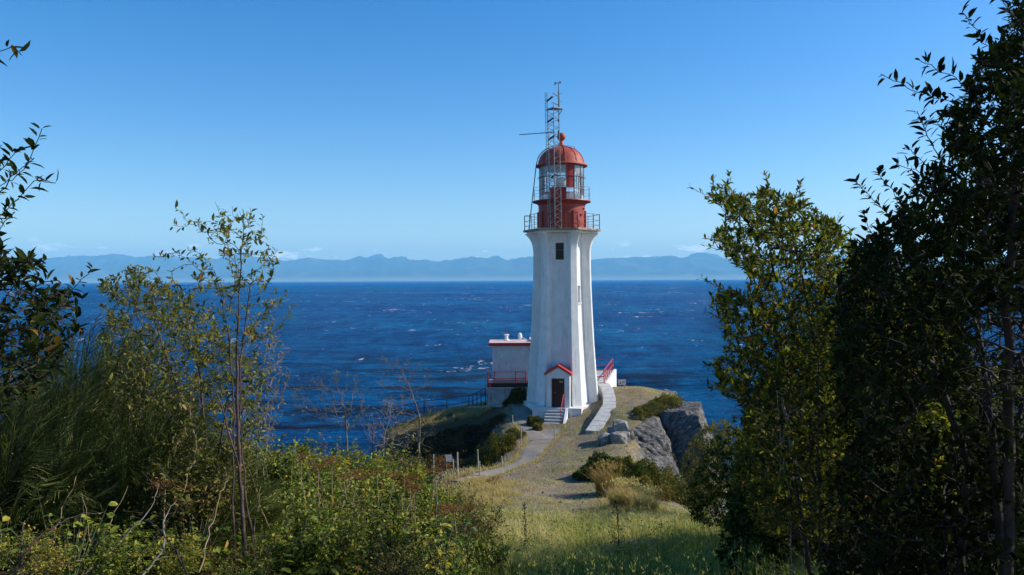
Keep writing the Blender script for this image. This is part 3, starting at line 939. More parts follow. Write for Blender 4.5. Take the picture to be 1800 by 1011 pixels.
mb.build('grab_rail', M['rail_dark'], glz)
mb = MB()                                                    # inside: white ceiling cove, pedestal and small lens
mb.lathe([(1.5, 7.95), (1.2, 7.80), (0.9, 8.05)], LC, 32)
mb.build('ceiling_lining', M['white_metal'], glz, smooth=True)
mb = MB()
mb.lathe([(1.52, 5.62), (1.52, 6.0), (1.50, 6.0), (1.50, 5.62)], LC, 32)
mb.build('lantern_lining', M['white_metal'], glz, smooth=True)
mb = MB()
mb.lathe([(0.35, 5.6), (0.35, 6.2), (0.22, 6.3), (0.22, 6.5)], LC, 20)
mb.lathe([(0.12, 6.5), (0.38, 6.62), (0.46, 6.9), (0.38, 7.2), (0.12, 7.32)], LC, 20)
mb.build('lens', M['white_metal'], glz, smooth=True)
mb = MB()
prof = [(1.62, 8.05), (1.84, 8.06), (1.86, 8.10), (1.84, 8.16), (1.70, 8.20)]
for k in range(1, 13):
    t = k / 12 * PI / 2
    prof.append((1.66 * math.cos(t) * 0.98 + 0.02 + 0.1 * (k > 11), 8.20 + 1.30 * math.sin(t)))
prof[-1] = (0.26, 9.49)
mb.lathe(prof, LC, 48)
dome = mb.build('dome', M['dome_red'], lh, smooth=True)
mb = MB()
mb.lathe([(0.34, 9.46), (0.24, 9.58), (0.13, 9.80), (0.10, 9.92), (0.17, 9.95)] + [(0.31 * math.cos(t), 10.20 + 0.30 * math.sin(t)) for t in np.linspace(-0.95, PI / 2 - .02, 10)], LC, 24)
mb.build('vent_ball', M['dome_red'], dome, smooth=True)
mb = MB()
for k in range(12):
    a = k * 30 + 6
    pts = []
    for j in range(13):
        t = j / 12 * 1.42
        p = TC + hexa_dir(a) * (1.66 * math.cos(t) + .012)
        pts.append((*p, 8.21 + 1.305 * math.sin(t)))
    mb.tube(pts, 0.018, 4)
mb.build('dome_seam', M['dome_red'], dome)
mb = MB()
mb.tube([(*(TC + hexa_dir(9 * k) * 0.95), 9.42) for k in range(41)], 0.016, 5)
for k in range(8):
    p = TC + hexa_dir(k * 45) * 0.95
    mb.tube([(*p, 9.2), (*p, 9.42)], 0.014, 4)
mb.tube([(*(TC + hexa_dir(-84) * (1.72 * math.cos(t) + .06)), 8.2 + 1.4 * math.sin(t)) for t in np.linspace(0.0, 1.05, 8)], 0.035, 5)
mb.build('grab_rail', M['rail_dark'], dome)
mb = MB()                                                    # access ladder from gallery to eave
for s in (-0.16, 0.16):
    mb.tube([(TC[0] - 2.35, TC[1] + s - .3, 3.57), (TC[0] - 1.80, TC[1] + s - .3, 8.2)], 0.035, 5)
for k in range(15):
    u = (k + 1) / 16
    mb.tube([(TC[0] - 2.35 + .55 * u, TC[1] - .46, 3.57 + 4.63 * u), (TC[0] - 2.35 + .55 * u, TC[1] - .14, 3.57 + 4.63 * u)], 0.02, 5)
mb.build('ladder', M['dark_steel'], lh)

# lattice mast bracketed to the lantern front, with wind gauge and aerial
MY = 53.88
def mx(px, Y=MY):
    return (px - CX) / F * Y
mast = thing('mast_tmp', (0, 0, 0), None, None)
bpy.data.objects.remove(mast)
za, zb = 3.57, 12.95
fl0, fl1 = np.array([mx(968.5), MY + .3, za]), np.array([mx(963.6), MY + .3, zb])           # left leg
fr0, fr1 = np.array([mx(987.5), MY, za]), np.array([mx(983.0), MY, zb])                   # right leg
bk0, bk1 = np.array([mx(975.5), MY - .35, za]), np.array([mx(974.2), MY - .35, zb - 1.0])        # middle leg
mb = MB()
for a, b in ((fl0, fl1), (fr0, fr1), (bk0, bk1)):
    mb.tube([a, b], 0.032, 6)
def on(a, b, z):
    u = (z - a[2]) / (b[2] - a[2])
    return a + (b - a) * u
NZ = 30
for k in range(NZ):
    z0 = za + (zb - 1.1 - za) * k / NZ
    z1 = za + (zb - 1.1 - za) * (k + 1) / NZ
    for (p, q) in (((fr0, fr1), (bk0, bk1)), ((bk0, bk1), (fl0, fl1)), ((fl0, fl1), (fr0, fr1))):
        if k % 2:
            p, q = q, p
        if p is not fl0 and z0 < 10.4 or k % 3 == 0 or (p[0] is fl0 or q[0] is fl0):
            mb.tube([on(*p, z0), on(*q, z1)], 0.015, 4)
mast = mb.build('antenna_mast', M['steel'], lh)
mb = MB()                                                    # climbing rungs up the left edge
mb.tube([fl0 + (-.14, 0, 0), fl1 + (-.14, 0, 0)], 0.022, 5)
for z in np.arange(za + .3, zb, 0.26):
    mb.tube([on(fl0, fl1, z), on(fl0, fl1, z) + (-.14, 0, 0)], 0.016, 4)
mb.build('rung', M['steel'], mast)
mb = MB()
z = 11.72
mb.prism([(mx(962), MY + .35), (mx(974), MY - .5), (mx(991), MY - .1), (mx(988), MY + .25)], z, z + .07)
mb.tube([(mx(990), MY, z), (mx(983.5), MY, z - .45)], 0.03, 5)
mb.tube([(mx(974), MY - .45, z), (mx(974.5), MY - .35, z - .5)], 0.025, 5)
mb.build('platform', M['steel'], mast)
for z, xa, xb in ((12.40, 963, 973), (10.95, 964, 974), (9.75, 966, 976), (7.1, 970, 978)):
    mb = MB()
    mb.bar((mx(xa), MY + .25, z - .08), (mx(xb), MY - .45, z + .10), 0.13, 0.06)
    mb.build('brace_plate', M['dark_steel'], mast)
for xa, za_, xb, zb_ in ((973, 12.72, 985, 12.55), (971, 12.1, 983, 12.0)):
    mb = MB()
    mb.bar((mx(xa), MY - .4, za_), (mx(xb), MY, zb_), 0.055, 0.05)
    mb.build('cross_bar', M['dark_steel'], mast)
mb = MB()
mb.tube([(mx(984.4), MY, 11.75), (mx(983.9), MY, 13.0)], 0.055, 8)
mb.tube([(mx(983.9), MY, 13.0), (mx(983.6), MY, 13.52)], 0.032, 6)
mb.tube([(mx(977.5), MY, 13.49), (mx(987), MY, 13.55)], 0.024, 6)
mb.hexa([(mx(976.4), MY - .01, 13.35), (mx(979), MY - .01, 13.41), (mx(979), MY + .01, 13.41), (mx(976.4), MY + .01, 13.35),
         (mx(976.4), MY - .01, 13.59), (mx(979), MY - .01, 13.55), (mx(979), MY + .01, 13.55), (mx(976.4), MY + .01, 13.59)])
mb.lathe([(.03, 13.50), (.08, 13.53), (.08, 13.61), (.03, 13.63)], (mx(986.8), MY), 8)
for z in (12.2, 12.75):
    mb.tube([(mx(984), MY, z), (mx(990), MY, z + .05)], 0.014, 4)
mb.build('wind_gauge', M['steel'], mast)
mb = MB()
mb.tube([(mx(914), MY - .25, 9.93), (mx(977), MY - .25, 10.10)], 0.028, 6)
for u, l in ((.03, .10), (.18, .22), (.42, .10), (.63, .28), (.70, .26), (.78, .14)):
    x = mx(914 + 63 * u)
    zc = 9.93 + .17 * u
    mb.tube([(x - .04, MY - .25 - l, zc - l * .5), (x + .04, MY - .25 + l, zc + l * .5)], 0.012, 4)
mb.build('aerial', M['dark_steel'], mast)
mb = MB()
mb.lathe([(0.05, 9.75), (0.06, 9.8), (0.06, 10.2), (0.05, 10.25)], (mx(983.2), MY - .06), 8)
mb.build('junction_box', M['dark_steel'], mast)
mb = MB()
mb.lathe([(0.05, 10.85), (0.07, 10.87), (0.07, 10.97), (0.05, 11.0)], (mx(983.0), MY - .06), 8)
mb.build('junction_box', M['dark_steel'], mast)

# plinth, porch, door and steps on the door face
nF = hexa_dir(ROT)
tF = np.array([-nF[1], nF[0]])            # to the right, seen from the camera
apF = prad(TB) * math.cos(R(30))
def fp(u, d):                              # u along the face, d outwards from its foot
    return tuple(TC + nF * (apF + d) + tF * u)
mb = MB()
mb.prism(hexpoly(2.80), -9.6, -8.702)
pl = mb.build('plinth', M['white_wall'], lh, bevel=0.03)
mb = MB()
mb.prism([fp(-1.72, -.9), fp(-1.72, 0.92), fp(1.62, 0.92), fp(1.62, -.9)], -9.75, -8.64)
mb.build('landing', M['white_wall'], lh, bevel=0.03)
PW = 0.80                                   # porch half width
pz0, pe, pr_ = -8.64, -6.42, -5.92          # floor, eave, ridge
pf = 0.62                                   # porch front
mb = MB()
dw, dh = 0.44, -6.68                       # door half width, door head height
for (u0, u1) in ((-PW, -dw), (dw, PW)):
    mb.prism([fp(u0, pf - .2), fp(u0, pf), fp(u1, pf), fp(u1, pf - .2)], pz0, pe)
mb.prism([fp(-dw, pf - .2), fp(-dw, pf), fp(dw, pf), fp(dw, pf - .2)], dh, pe)
for s in (-1, 1):
    mb.prism([fp(s * PW, -0.6), fp(s * PW, pf - .2), fp(s * (PW - .16), pf - .2), fp(s * (PW - .16), -0.6)], pz0, pe)
g = [(*fp(-PW, pf - .2), pe), (*fp(PW, pf - .2), pe), (*fp(0, pf - .2), pr_), (*fp(-PW, pf), pe), (*fp(PW, pf), pe), (*fp(0, pf), pr_)]
mb.add(g, [(0, 2, 1), (3, 4, 5), (0, 1, 4, 3), (1, 2, 5, 4), (2, 0, 3, 5)])
porch = mb.build('porch', M['white'], lh)
mb = MB()
ov, th = 0.13, 0.16
sl = (pr_ - pe) / PW
for s in (-1, 1):
    q = []
    for d in (-0.75, pf + .12):
        q += [(*fp(0, d), pr_ + .02), (*fp(s * (PW + ov), d), pe - sl * ov + .02), (*fp(s * (PW + ov), d), pe - sl * ov + th + .02), (*fp(0, d), pr_ + th + .02)]
    mb.hexa(q)
mb.build('roof', M['red_trim'], porch)
mb = MB()
mb.prism([fp(-dw + .07, pf - .19), fp(-dw + .07, pf - .14), fp(dw - .05, pf - .14), fp(dw - .05, pf - .19)], pz0 + .01, dh - .06)
for u in (-.19, .19):
    for z0, z1 in ((-8.4, -7.75), (-7.6, -7.0)):
        mb.prism([fp(u - .13, pf - .142), fp(u - .13, pf - .125), fp(u + .13, pf - .125), fp(u + .13, pf - .142)], z0, z1)
door = mb.build('door', M['door'], porch)
mb = MB()
for u0, u1 in ((-dw + .002, -dw + .075), (dw - .055, dw - .002)):
    mb.prism([fp(u0, pf - .16), fp(u0, pf + .015), fp(u1, pf + .015), fp(u1, pf - .16)], pz0 + .005, dh - .002)
mb.prism([fp(-dw + .075, pf - .16), fp(-dw + .075, pf + .015), fp(dw - .055, pf + .015), fp(dw - .055, pf - .16)], dh - .062, dh - .002)
mb.build('door_frame', M['maroon'], porch)
mb = MB()
mb.prism([fp(.08, pf - .138), fp(.08, pf - .118), fp(.32, pf - .118), fp(.32, pf - .138)], -6.98, -6.86)
mb.build('door_plate', M['plate'], porch)
mb = MB()
mb.tube([(*fp(-.28, pf - .11), -7.66), (*fp(-.28, pf - .05), -7.66), (*fp(-.17, pf - .05), -7.66)], 0.018, 6)
mb.build('door_handle', M['plate'], porch)
mb = MB()
NS, rise, run = 6, 0.155, 0.29
s0 = -0.12
for k in range(NS):
    d1 = 0.92 + run * (k + 1)
    z1 = -8.64 - rise * (k + 1) + .004
    mb.prism([fp(s0 - .66, .915 + run * k), fp(s0 - .66, d1), fp(s0 + .66, d1), fp(s0 + .66, .915 + run * k)], -9.85, z1)
steps = mb.build('steps', M['concrete'], lh, bevel=0.015)
mb = MB()
dE = .92 + run * NS
mb.add([(*fp(s0 + .665, .92), -9.9), (*fp(s0 + .665, dE + .1), -9.9), (*fp(s0 + .665, dE + .1), -9.52), (*fp(s0 + .665, .92), -8.645),
        (*fp(s0 + .83, .92), -9.9), (*fp(s0 + .83, dE + .1), -9.9), (*fp(s0 + .83, dE + .1), -9.52), (*fp(s0 + .83, .92), -8.645)],
       [(0, 1, 2, 3), (7, 6, 5, 4), (0, 4, 5, 1), (1, 5, 6, 2), (2, 6, 7, 3), (3, 7, 4, 0)])
mb.build('step_cheek', M['white'], steps)
mb = MB()
h0, h1 = (*fp(s0 + .52, dE - .12), -9.5), (*fp(s0 + .52, dE - .12), -8.55)
h2, h3 = (*fp(s0 + .52, .92), -7.72), (*fp(s0 + .74, .72), -7.62)
mb.tube([h0, h1, h2, h3], 0.03, 6)
mb.tube([(*fp(s0 + .52, 1.0), -8.8), (*fp(s0 + .52, 1.0), -7.80)], 0.026, 6)
mb.build('handrail', M['rail_red'], lh)
mb = MB()
mb.lathe([(0.05, -6.0), (0.06, -5.98), (0.06, -5.72), (0.03, -5.68)], fp(1.0, -.22), 8)
mb.build('wall_lamp', M['dark_steel'], lh)
M['slate'] = surf('slate_grey_panel', (0.10, 0.105, 0.11), (0.16, 0.165, 0.17), 5.0, 0.6)
M['boulder'] = surf('weathered_boulder', (0.12, 0.11, 0.097), (0.34, 0.31, 0.265), 2.4, 0.85, bmp=0.5, bscale=14, stain=(0.12, 0.115, 0.11), st_lo=0.5, st_hi=0.62, st_scale=(2, 2, 2))
# ------------------------------------------------------------------ equipment building, decks and railings
bd = thing('equipment_building', (0.2, 61, -7.5), 'small flat-roofed white service building with red roof edge behind the lighthouse', 'building')
mb = MB()
mb.box((0.15, 61.0, -6.25), (3.3, 3.0, 2.7))
mb.build('wall', M['white_wall'], bd)
mb = MB()
mb.box((0.05, 61.0, -4.82), (3.62, 3.3, 0.16))
mb.box((1.95, 61.6, -4.68), (1.2, 2.6, 0.20))
rf = mb.build('roof', M['roof_pink'], bd)
mb = MB()
mb.box((0.05, 59.335, -4.86), (3.66, 0.03, 0.24))
mb.box((-1.775, 61.0, -4.86), (0.03, 3.3, 0.24))
mb.box((1.95, 60.285, -4.70), (1.2, 0.03, 0.24))
mb.build('fascia', M['red_trim'], rf)
mb = MB()
mb.lathe([(0.13, -4.74), (0.13, -4.34), (0.20, -4.32), (0.20, -4.26), (0.05, -4.22)], (-0.45, 61.6), 14)
mb.lathe([(0.24, -4.74), (0.24, -4.66), (0.13, -4.64)], (-0.45, 61.6), 14)
mb.build('vent_pipe', M['white_metal'], bd, smooth=True)
mb = MB()
mb.tube([(0.72, 61.0, -4.74), (0.72, 61.0, -4.4)], 0.03, 6)
mb.tube([(0.72, 61.0, -4.4), (1.25, 60.9, -4.72)], 0.025, 6)
v, f = [], []
mb.lathe([(0.02, -4.62), (0.12, -4.55), (0.17, -4.35), (0.12, -4.15), (0.02, -4.08)], (0.60, 61.0), 12)
mb.build('dish', M['white_metal'], bd, smooth=True)
mb = MB()
mb.tube([(1.05, 59.42, -4.9), (1.45, 59.42, -5.6), (1.5, 59.45, -7.4)], 0.02, 5)
mb.build('cable', M['dark_steel'], bd)

dk = thing('service_deck', (-0.2, 58.5, -9.3), 'stained concrete deck with dark edge and red railing beside the small service building', 'deck')
mb = MB()
mb.prism([(-1.9, 57.9), (1.3, 57.9), (1.3, 62.6), (-1.9, 62.6)], -10.6, -8.02)
mb.build('wall', M['dark_concrete'], dk)
mb = MB()
mb.prism([(-1.98, 57.8), (1.28, 57.8), (1.28, 62.7), (-1.98, 62.7)], -8.018, -7.92)
mb.build('coping', M['concrete'], dk)
mb = MB()
mb.prism([(-1.86, 58.0), (1.26, 58.0), (1.26, 59.45), (-1.86, 59.45)], -7.918, -7.60)
mb.build('floor_edge', M['door'], dk)
mb = MB()
for z in (-7.28, -6.78):
    mb.tube([(-1.84, 59.6, z), (-1.84, 58.06, z), (1.0, 58.06, z)], 0.033, 6)
rl = mb.build('railing', M['rail_red'], dk)
for x, y in ((-1.84, 58.06), (-1.84, 59.4), (-1.3, 58.06), (0.25, 58.06), (1.0, 58.06)):
    mb = MB()
    mb.tube([(x, y, -7.6), (x, y, -6.74)], 0.04, 6)
    mb.build('post', M['rail_red'], rl)
mb = MB()
mb.box((-1.70, 57.96, -7.72), (0.22, 0.12, 0.32))
mb.build('red_box', M['red_trim'], dk)
mb = MB()
for k in range(5):
    mb.prism([(0.75, 57.75 - .28 * k), (1.9, 57.75 - .28 * k), (1.9, 57.75 - .28 * (k + 1)), (0.75, 57.75 - .28 * (k + 1))], -9.4, -8.1 - .2 * k)
mb.build('steps', M['dark_concrete'], dk)

# concrete strip from the tower foot to the left ridge
tag(ribbon('pathway', [(1.0, 56.9, 0.9), (0.1, 57.0, 0.6), (-0.9, 57.7, 0.45), (-2.0, 58.4, 0.4), (-3.3, 58.9, 0.35)], M['concrete'], 0.10), kind='structure')

fe = thing('pipe_railing', (-4.3, 59.0, -9.9), 'dull dark red pipe railing along the left ridge above the sea', 'railing')
fpts = [P(853, 682, 58.6), P(831, 694, 59.2), P(785.5, 701, 59.6), P(745.5, 705, 59.4), P(695, 716, 58.6), P(655, 741, 57.6)]
mb = MB()
for dz in (0.0, -0.48):
    mb.tube([p + (0, 0, dz) for p in fpts], 0.03, 6)
mb.build('rail', M['rail_navy'], fe)
for p in fpts + [(fpts[0] * 2 + fpts[1]) / 3, (fpts[0] + 2 * fpts[1]) / 3, fpts[1] * .85 + fpts[2] * .15]:
    mb = MB()
    mb.tube([p + (0, 0, .03), (p[0], p[1], min(p[2] - 1.0, float(gz(p[0], p[1])) - .05))], 0.036, 6)
    mb.build('post', M['rail_navy'], fe)

vd = thing('viewing_deck', (6.5, 60.5, -8.6), 'white sided concrete deck with bright red railing right of the lighthouse', 'deck')
mb = MB()
mb.prism([(4.2, 57.0), (6.72, 57.0), (8.42, 65.0), (4.2, 65.0)], -9.6, -7.47)
mb.build('floor', M['dark_concrete'], vd)
mb = MB()
mb.prism([(6.725, 56.9), (6.9, 56.9), (8.62, 65.1), (8.425, 65.1)], -9.7, [-7.50, -7.50, -7.42, -7.42])
mb.build('parapet', M['white'], vd)
mb = MB()
for z in (-7.05, -6.57):
    mb.tube([(4.3, 57.06, z), (6.66, 57.06, z), (8.30, 64.9, z), (4.3, 64.9, z)], 0.036, 6)
rl = mb.build('railing', M['rail_red'], vd)
for x, y in [(4.9, 57.06), (6.66, 57.06), (6.98, 58.6), (7.31, 60.2), (7.64, 61.8), (7.97, 63.4), (8.30, 64.9), (6.6, 64.9), (5.0, 64.9)]:
    mb = MB()
    mb.tube([(x, y, -7.47), (x, y, -6.54)], 0.04, 6)
    mb.build('post', M['rail_red'], rl)

def slab_walk():
    c = np.array([(6.58, 57.0, -7.52), (6.75, 55.6, -7.80), (6.68, 54.0, -8.15), (6.45, 52.4, -8.36), (5.75, 50.2, -8.72), (4.86, 47.6, -9.16)])
    mb, mj = MB(), MB()
    n = len(c)
    d = unit(np.gradient(c[:, :2], axis=0))
    nn = np.stack([-d[:, 1], d[:, 0]], -1)
    ws = [0.42, 0.42, 0.42, 0.44, 0.45, 0.46]
    L = [c[i, :2] + nn[i] * -ws[i] for i in range(n)]
    Rr = [c[i, :2] + nn[i] * ws[i] for i in range(n)]
    for i in range(n - 1):
        ps = [L[i], Rr[i], Rr[i + 1], L[i + 1]]
        zt = [c[i, 2], c[i, 2], c[i + 1, 2], c[i + 1, 2]]
        m2 = max(1, int(round(np.linalg.norm(c[i + 1] - c[i]) / 0.85)))
        for k in range(m2):
            u0, u1 = k / m2 + .006, (k + 1) / m2 - .006
            q = []
            for dz in (-0.6, 0.0):
                for (a, b, u) in ((L[i], L[i + 1], u0), (Rr[i], Rr[i + 1], u0), (Rr[i], Rr[i + 1], u1), (L[i], L[i + 1], u1)):
                    xy = a * (1 - u) + b * u
                    q.append((xy[0], xy[1], c[i, 2] * (1 - u) + c[i + 1, 2] * u + dz))
            mb.hexa(q)
    return mb
wk = thing('concrete_walkway', (6.2, 51.5, -9.2), 'pale raised concrete slab walkway bending down from the right deck', 'walkway')
slab_walk().build('slab', M['concrete'], wk)

# ------------------------------------------------------------------ signs and stakes
sg = thing('warning_sign', P(1094, 678, 58.5), 'small faded white and red warning sign at the far cliff edge', 'sign')
a, b = P(1087.2, 667, 58.5), P(1100.2, 676.2, 58.5)
mb = MB()
mb.box(((a[0] + b[0]) / 2, 58.5, (a[2] + b[2]) / 2), (b[0] - a[0], 0.03, a[2] - b[2]))
bo = mb.build('board', M['sign'], sg)
w_, h_ = b[0] - a[0], a[2] - b[2]
def sb(m, u0, u1, v0, v1, name):
    q = MB()
    for (x0, x1, y0, y1) in zip(u0, u1, v0, v1):
        q.box((a[0] + w_ * (x0 + x1) / 2, 58.481, b[2] + h_ * (y0 + y1) / 2), (w_ * (x1 - x0), 0.006, h_ * (y1 - y0)))
    q.build(name, m, bo)
sb(M['sign_red'], [.05, .05, .96], [.38, .95, .985], [.80, .93, .05], [.93, .975, .93], 'red_print')
sb(M['sign_black'], [.14, .18, .48, .48, .48, .48], [.36, .32, .86, .9, .8, .62], [.12, .42, .62, .46, .30, .14], [.42, .58, .70, .54, .38, .22], 'black_print')
for u in (.2, .8):
    mb = MB()
    x = a[0] + w_ * u
    mb.box((x, 58.55, b[2] - .1), (0.06, 0.06, 0.9))
    mb.build('post', M['wood'], sg)
pn = thing('information_panel', P(788, 812, 41.5), 'small grey tilted panel standing at the edge of the shaded gully', 'sign')
q = [P(782, 800, 41.8), P(793.5, 800, 41.8), P(796.5, 812, 41.3), P(784.5, 811.5, 41.3)]
mb = MB()
mb.hexa([p for p in q] + [p + np.array([0, .03, .02]) for p in q])
mb.build('board', M['slate'], pn)
for p in (q[2], q[3]):
    mb = MB()
    mb.tube([p + np.array([0, .1, .1]), (p[0], p[1] + .1, float(gz(p[0], p[1] + .1)) - .1)], 0.03, 5)
    mb.build('leg', M['wood'], pn)

STAKES = [(762, 799, 842, 38.0, 'grey wooden stake half hidden in the seed heads left of the path'),
          (804, 795, 846, 37.6, 'tall stout wooden stake where the path disappears into the grass'),
          (839.6, 790, 826, 41.0, 'wooden stake at the gully edge standing just behind a shorter stake'),
          (843, 811, 846, 37.9, 'shorter grey stake close in front of another stake beside the path'),
          (882, 802, 834, 40.6, 'slightly leaning stake on the left side of the path bend'),
          (901, 730, 754, 49.6, 'thin stake at the shaded grass edge left of the path fork'),
          (916, 750, 778, 47.0, 'wooden stake on the grass mound left of the path fork'),
          (974.6, 747, 776, 46.6, 'wooden stake in front of the lighthouse steps'),
          (1002.5, 725, 753, 49.6, 'thin stake against the white landing wall right of the steps')]
for px, y0, y1, Y, lab in STAKES:
    t, b2 = P(px, y0, Y), P(px + random.uniform(-1, 1), y1, Y)
    g = float(gz(b2[0], Y))
    mb = MB()
    r = 0.042 if px in (804,) else 0.034
    mb.tube([(b2[0], Y, min(g - .1, t[2] - .5)), (b2[0] * .5 + t[0] * .5 + .01, Y, (t[2] + g) / 2), t], [r, r * .95, r * .9], 7)
    o = mb.build('wooden_stake', M['wood'])
    tag(o, lab, 'stake', 'wooden stakes along the path')

# ------------------------------------------------------------------ rocks
def rock(name, pts, n, amp, seed, label, cat='rock', group=None, sc=0.9, strata=0.0):
    """A block given by eight corners, broken up by layered noise."""
    p = np.array(pts, float)
    c0 = p.mean(0)
    V, Q, base = [], [], 0
    for f in ((0, 1, 2, 3), (4, 7, 6, 5), (0, 4, 5, 1), (1, 5, 6, 2), (2, 6, 7, 3), (3, 7, 4, 0)):
        u, v = np.meshgrid(np.linspace(0, 1, n), np.linspace(0, 1, n))
        u, v = u.ravel()[:, None], v.ravel()[:, None]
        g = p[f[0]] * (1 - u) * (1 - v) + p[f[1]] * u * (1 - v) + p[f[2]] * u * v + p[f[3]] * (1 - u) * v
        V.append(g)
        Q.append(grid_faces(n, n)[:, ::-1] + base)
        base += n * n
    V, Q = np.concatenate(V), np.concatenate(Q)
    d = V - c0
    size = np.linalg.norm(p[6] - p[0])
    rr = np.linalg.norm(d, axis=1, keepdims=True)
    sph = c0 + d / np.maximum(rr, 1e-6) * size * 0.36
    V = V * 0.5 + sph * 0.5 if strata == 0 else V * 0.9 + sph * 0.1
    nz = fbm3(V + seed * 7.7, sc, seed, 5)
    rid = np.abs(fbm3(V + seed * 3.1, sc * 0.8, seed + 5, 4))
    off = nz * amp + (0.09 - rid) * amp * 1.6
    if strata:
        lay = V @ unit(np.array([0.75, 0.45, 0.35])) * 2.6 + fbm3(V, 0.6, seed + 9, 3) * 2.2
        off += strata * (np.abs((lay % 1.0) - 0.5) - .25)
        lay2 = V @ unit(np.array([0.3, -0.6, 0.75])) * 1.3 + fbm3(V, 0.5, seed + 19, 3) * 2.0
        off += strata * 0.8 * ((lay2 % 1.0) - .5)
    V = V + unit(d) * off[:, None]
    o = fast_mesh(name, V, Q, m=M['rock' if cat == 'rock' else 'boulder'])
    return tag(o, label, cat, group)

def slab_pts(A, B, C_, D, back):
    f = [np.array(q) for q in (A, B, C_, D)]
    return f + [q + np.array(back) for q in f]
rock('rock_slab', slab_pts(P(1104, 764, 46.0), P(1150, 730, 47.6), P(1198, 850, 42.9), P(1142, 850, 42.6), (1.0, 2.8, -0.6)), 48, 0.30, 3, 'large sloping grey rock slab with pale streaks on the right cliff', sc=0.8, strata=0.14)
rock('rock_slab', slab_pts(P(1090, 786, 44.6), P(1112, 766, 45.6), P(1140, 850, 42.4), P(1108, 830, 42.4), (0.8, 2.2, -0.6)), 30, 0.22, 8, 'narrow dark-cracked rock slab between the boulder pile and the big slab', sc=1.0, strata=0.14)
rock('cliff_rock', slab_pts(P(1158, 724, 49.8), P(1228, 728, 47.6), P(1252, 856, 42.6), P(1184, 856, 45.2), (1.0, 3.4, 0.3)), 40, 0.5, 13, 'dark shaded rock face in the cleft behind the big slab', sc=0.6, strata=0.15)
rock('cliff_rock', slab_pts(P(1204, 708, 53.5), P(1226, 720, 51.0), P(1262, 810, 46.5), P(1226, 810, 50.0), (0.8, 2.8, -0.3)), 30, 0.5, 17, 'weathered rock shoulder with green plants dropping to the sea on the right', sc=0.7, strata=0.15)
rock('rock_outcrop', slab_pts(P(1128, 690, 57.0), P(1152, 688, 57.4), P(1156, 703, 55.6), P(1130, 702, 55.4), (0.2, 1.4, -0.5)), 20, 0.28, 23, 'low grey outcrop on the bare top of the right headland', sc=1.1, strata=0.1)
rock('rock_outcrop', slab_pts(P(1168, 684, 58.2), P(1188, 688, 58.4), P(1192, 702, 57.0), P(1172, 700, 56.8), (0.3, 1.4, -0.5)), 20, 0.28, 27, 'dark knob of rock on the skyline of the right headland', sc=1.1, strata=0.1)
BOULD = [(1062, 777, 20, 'pale boulder at the lower left corner of the rock pile'), (1069, 766, 10, 'small wedge-shaped boulder near the left end of the rock pile'),
         (1081, 763, 15, 'brownish boulder in the middle of the pile\'s top row'), (1090, 755, 20, 'topmost light grey boulder of the rock pile'),
         (1104, 764, 15, 'dark shaded boulder at the right end of the rock pile'), (1095, 777, 17, 'tan and grey boulder low in the pile beside the rock slab'),
         (1085, 789, 21, 'largest whitish boulder at the front of the rock pile'), (1076, 780, 11, 'small stone wedged low between the pale and whitish boulders'),
         (1073, 757, 9, 'small dark stone lying on the earth above the rock pile')]
for k, (px, py, s, lab) in enumerate(BOULD):
    Y = 45.2 - (py - 755) * 0.03
    c = P(px, py, Y)
    c[2] = max(c[2], float(gz(c[0], c[1])) + s / F * Y * .18)
    w = s / F * Y * 1.0
    rs = np.random.default_rng(40 + k)
    q = []
    for z in (-.55, .5):
        for x, y in ((-.5, -.5), (.5, -.5), (.5, .5), (-.5, .5)):
            q.append(c + w * 1.25 * (np.array([x, y, z]) + rs.uniform(-.2, .2, 3)))
    q = [q[4], q[5], q[1], q[0], q[7], q[6], q[2], q[3]]
    rock('boulder', q, 12, w * 0.3, 60 + k, lab, 'boulder', 'boulders in the pile above the cliff', sc=1.6 / w * .6)
# a low heap of pale stones along the gully lip
ns = 430
V, Q, base = [], [], 0
for k in range(ns):
    u = k / ns
    if k < 110:
        u = k / 110
        px, Y = 822 + 62 * u + rng.normal(0, 2), 42.4 + 1.6 * u + rng.normal(0, .25)
        x = (px - CX) / F * Y
        r = rng.uniform(.05, .14)
    else:
        x, Y = rng.uniform(-2.5, 7.5), rng.uniform(29, 55)
        r = rng.uniform(.02, .05) * (2 if rng.random() < .12 else 1)
    c = np.array([x, Y, float(gz(x, Y)) + r * .3])
    oc = np.array([(1, 0, 0), (0, 1, 0), (-1, 0, 0), (0, -1, 0), (0, 0, .8), (0, 0, -.8)]) * r * rng.uniform(.6, 1.3, (6, 1))
    V.append(c + oc)
    Q += [(base + a_, base + b_, base + 4) for a_, b_ in ((0, 1), (1, 2), (2, 3), (3, 0))] + [(base + b_, base + a_, base + 5) for a_, b_ in ((0, 1), (1, 2), (2, 3), (3, 0))]
    base += 6
tag(fast_mesh('rubble', np.concatenate(V), tris=np.array(Q), m=M['rock']), kind='stuff')
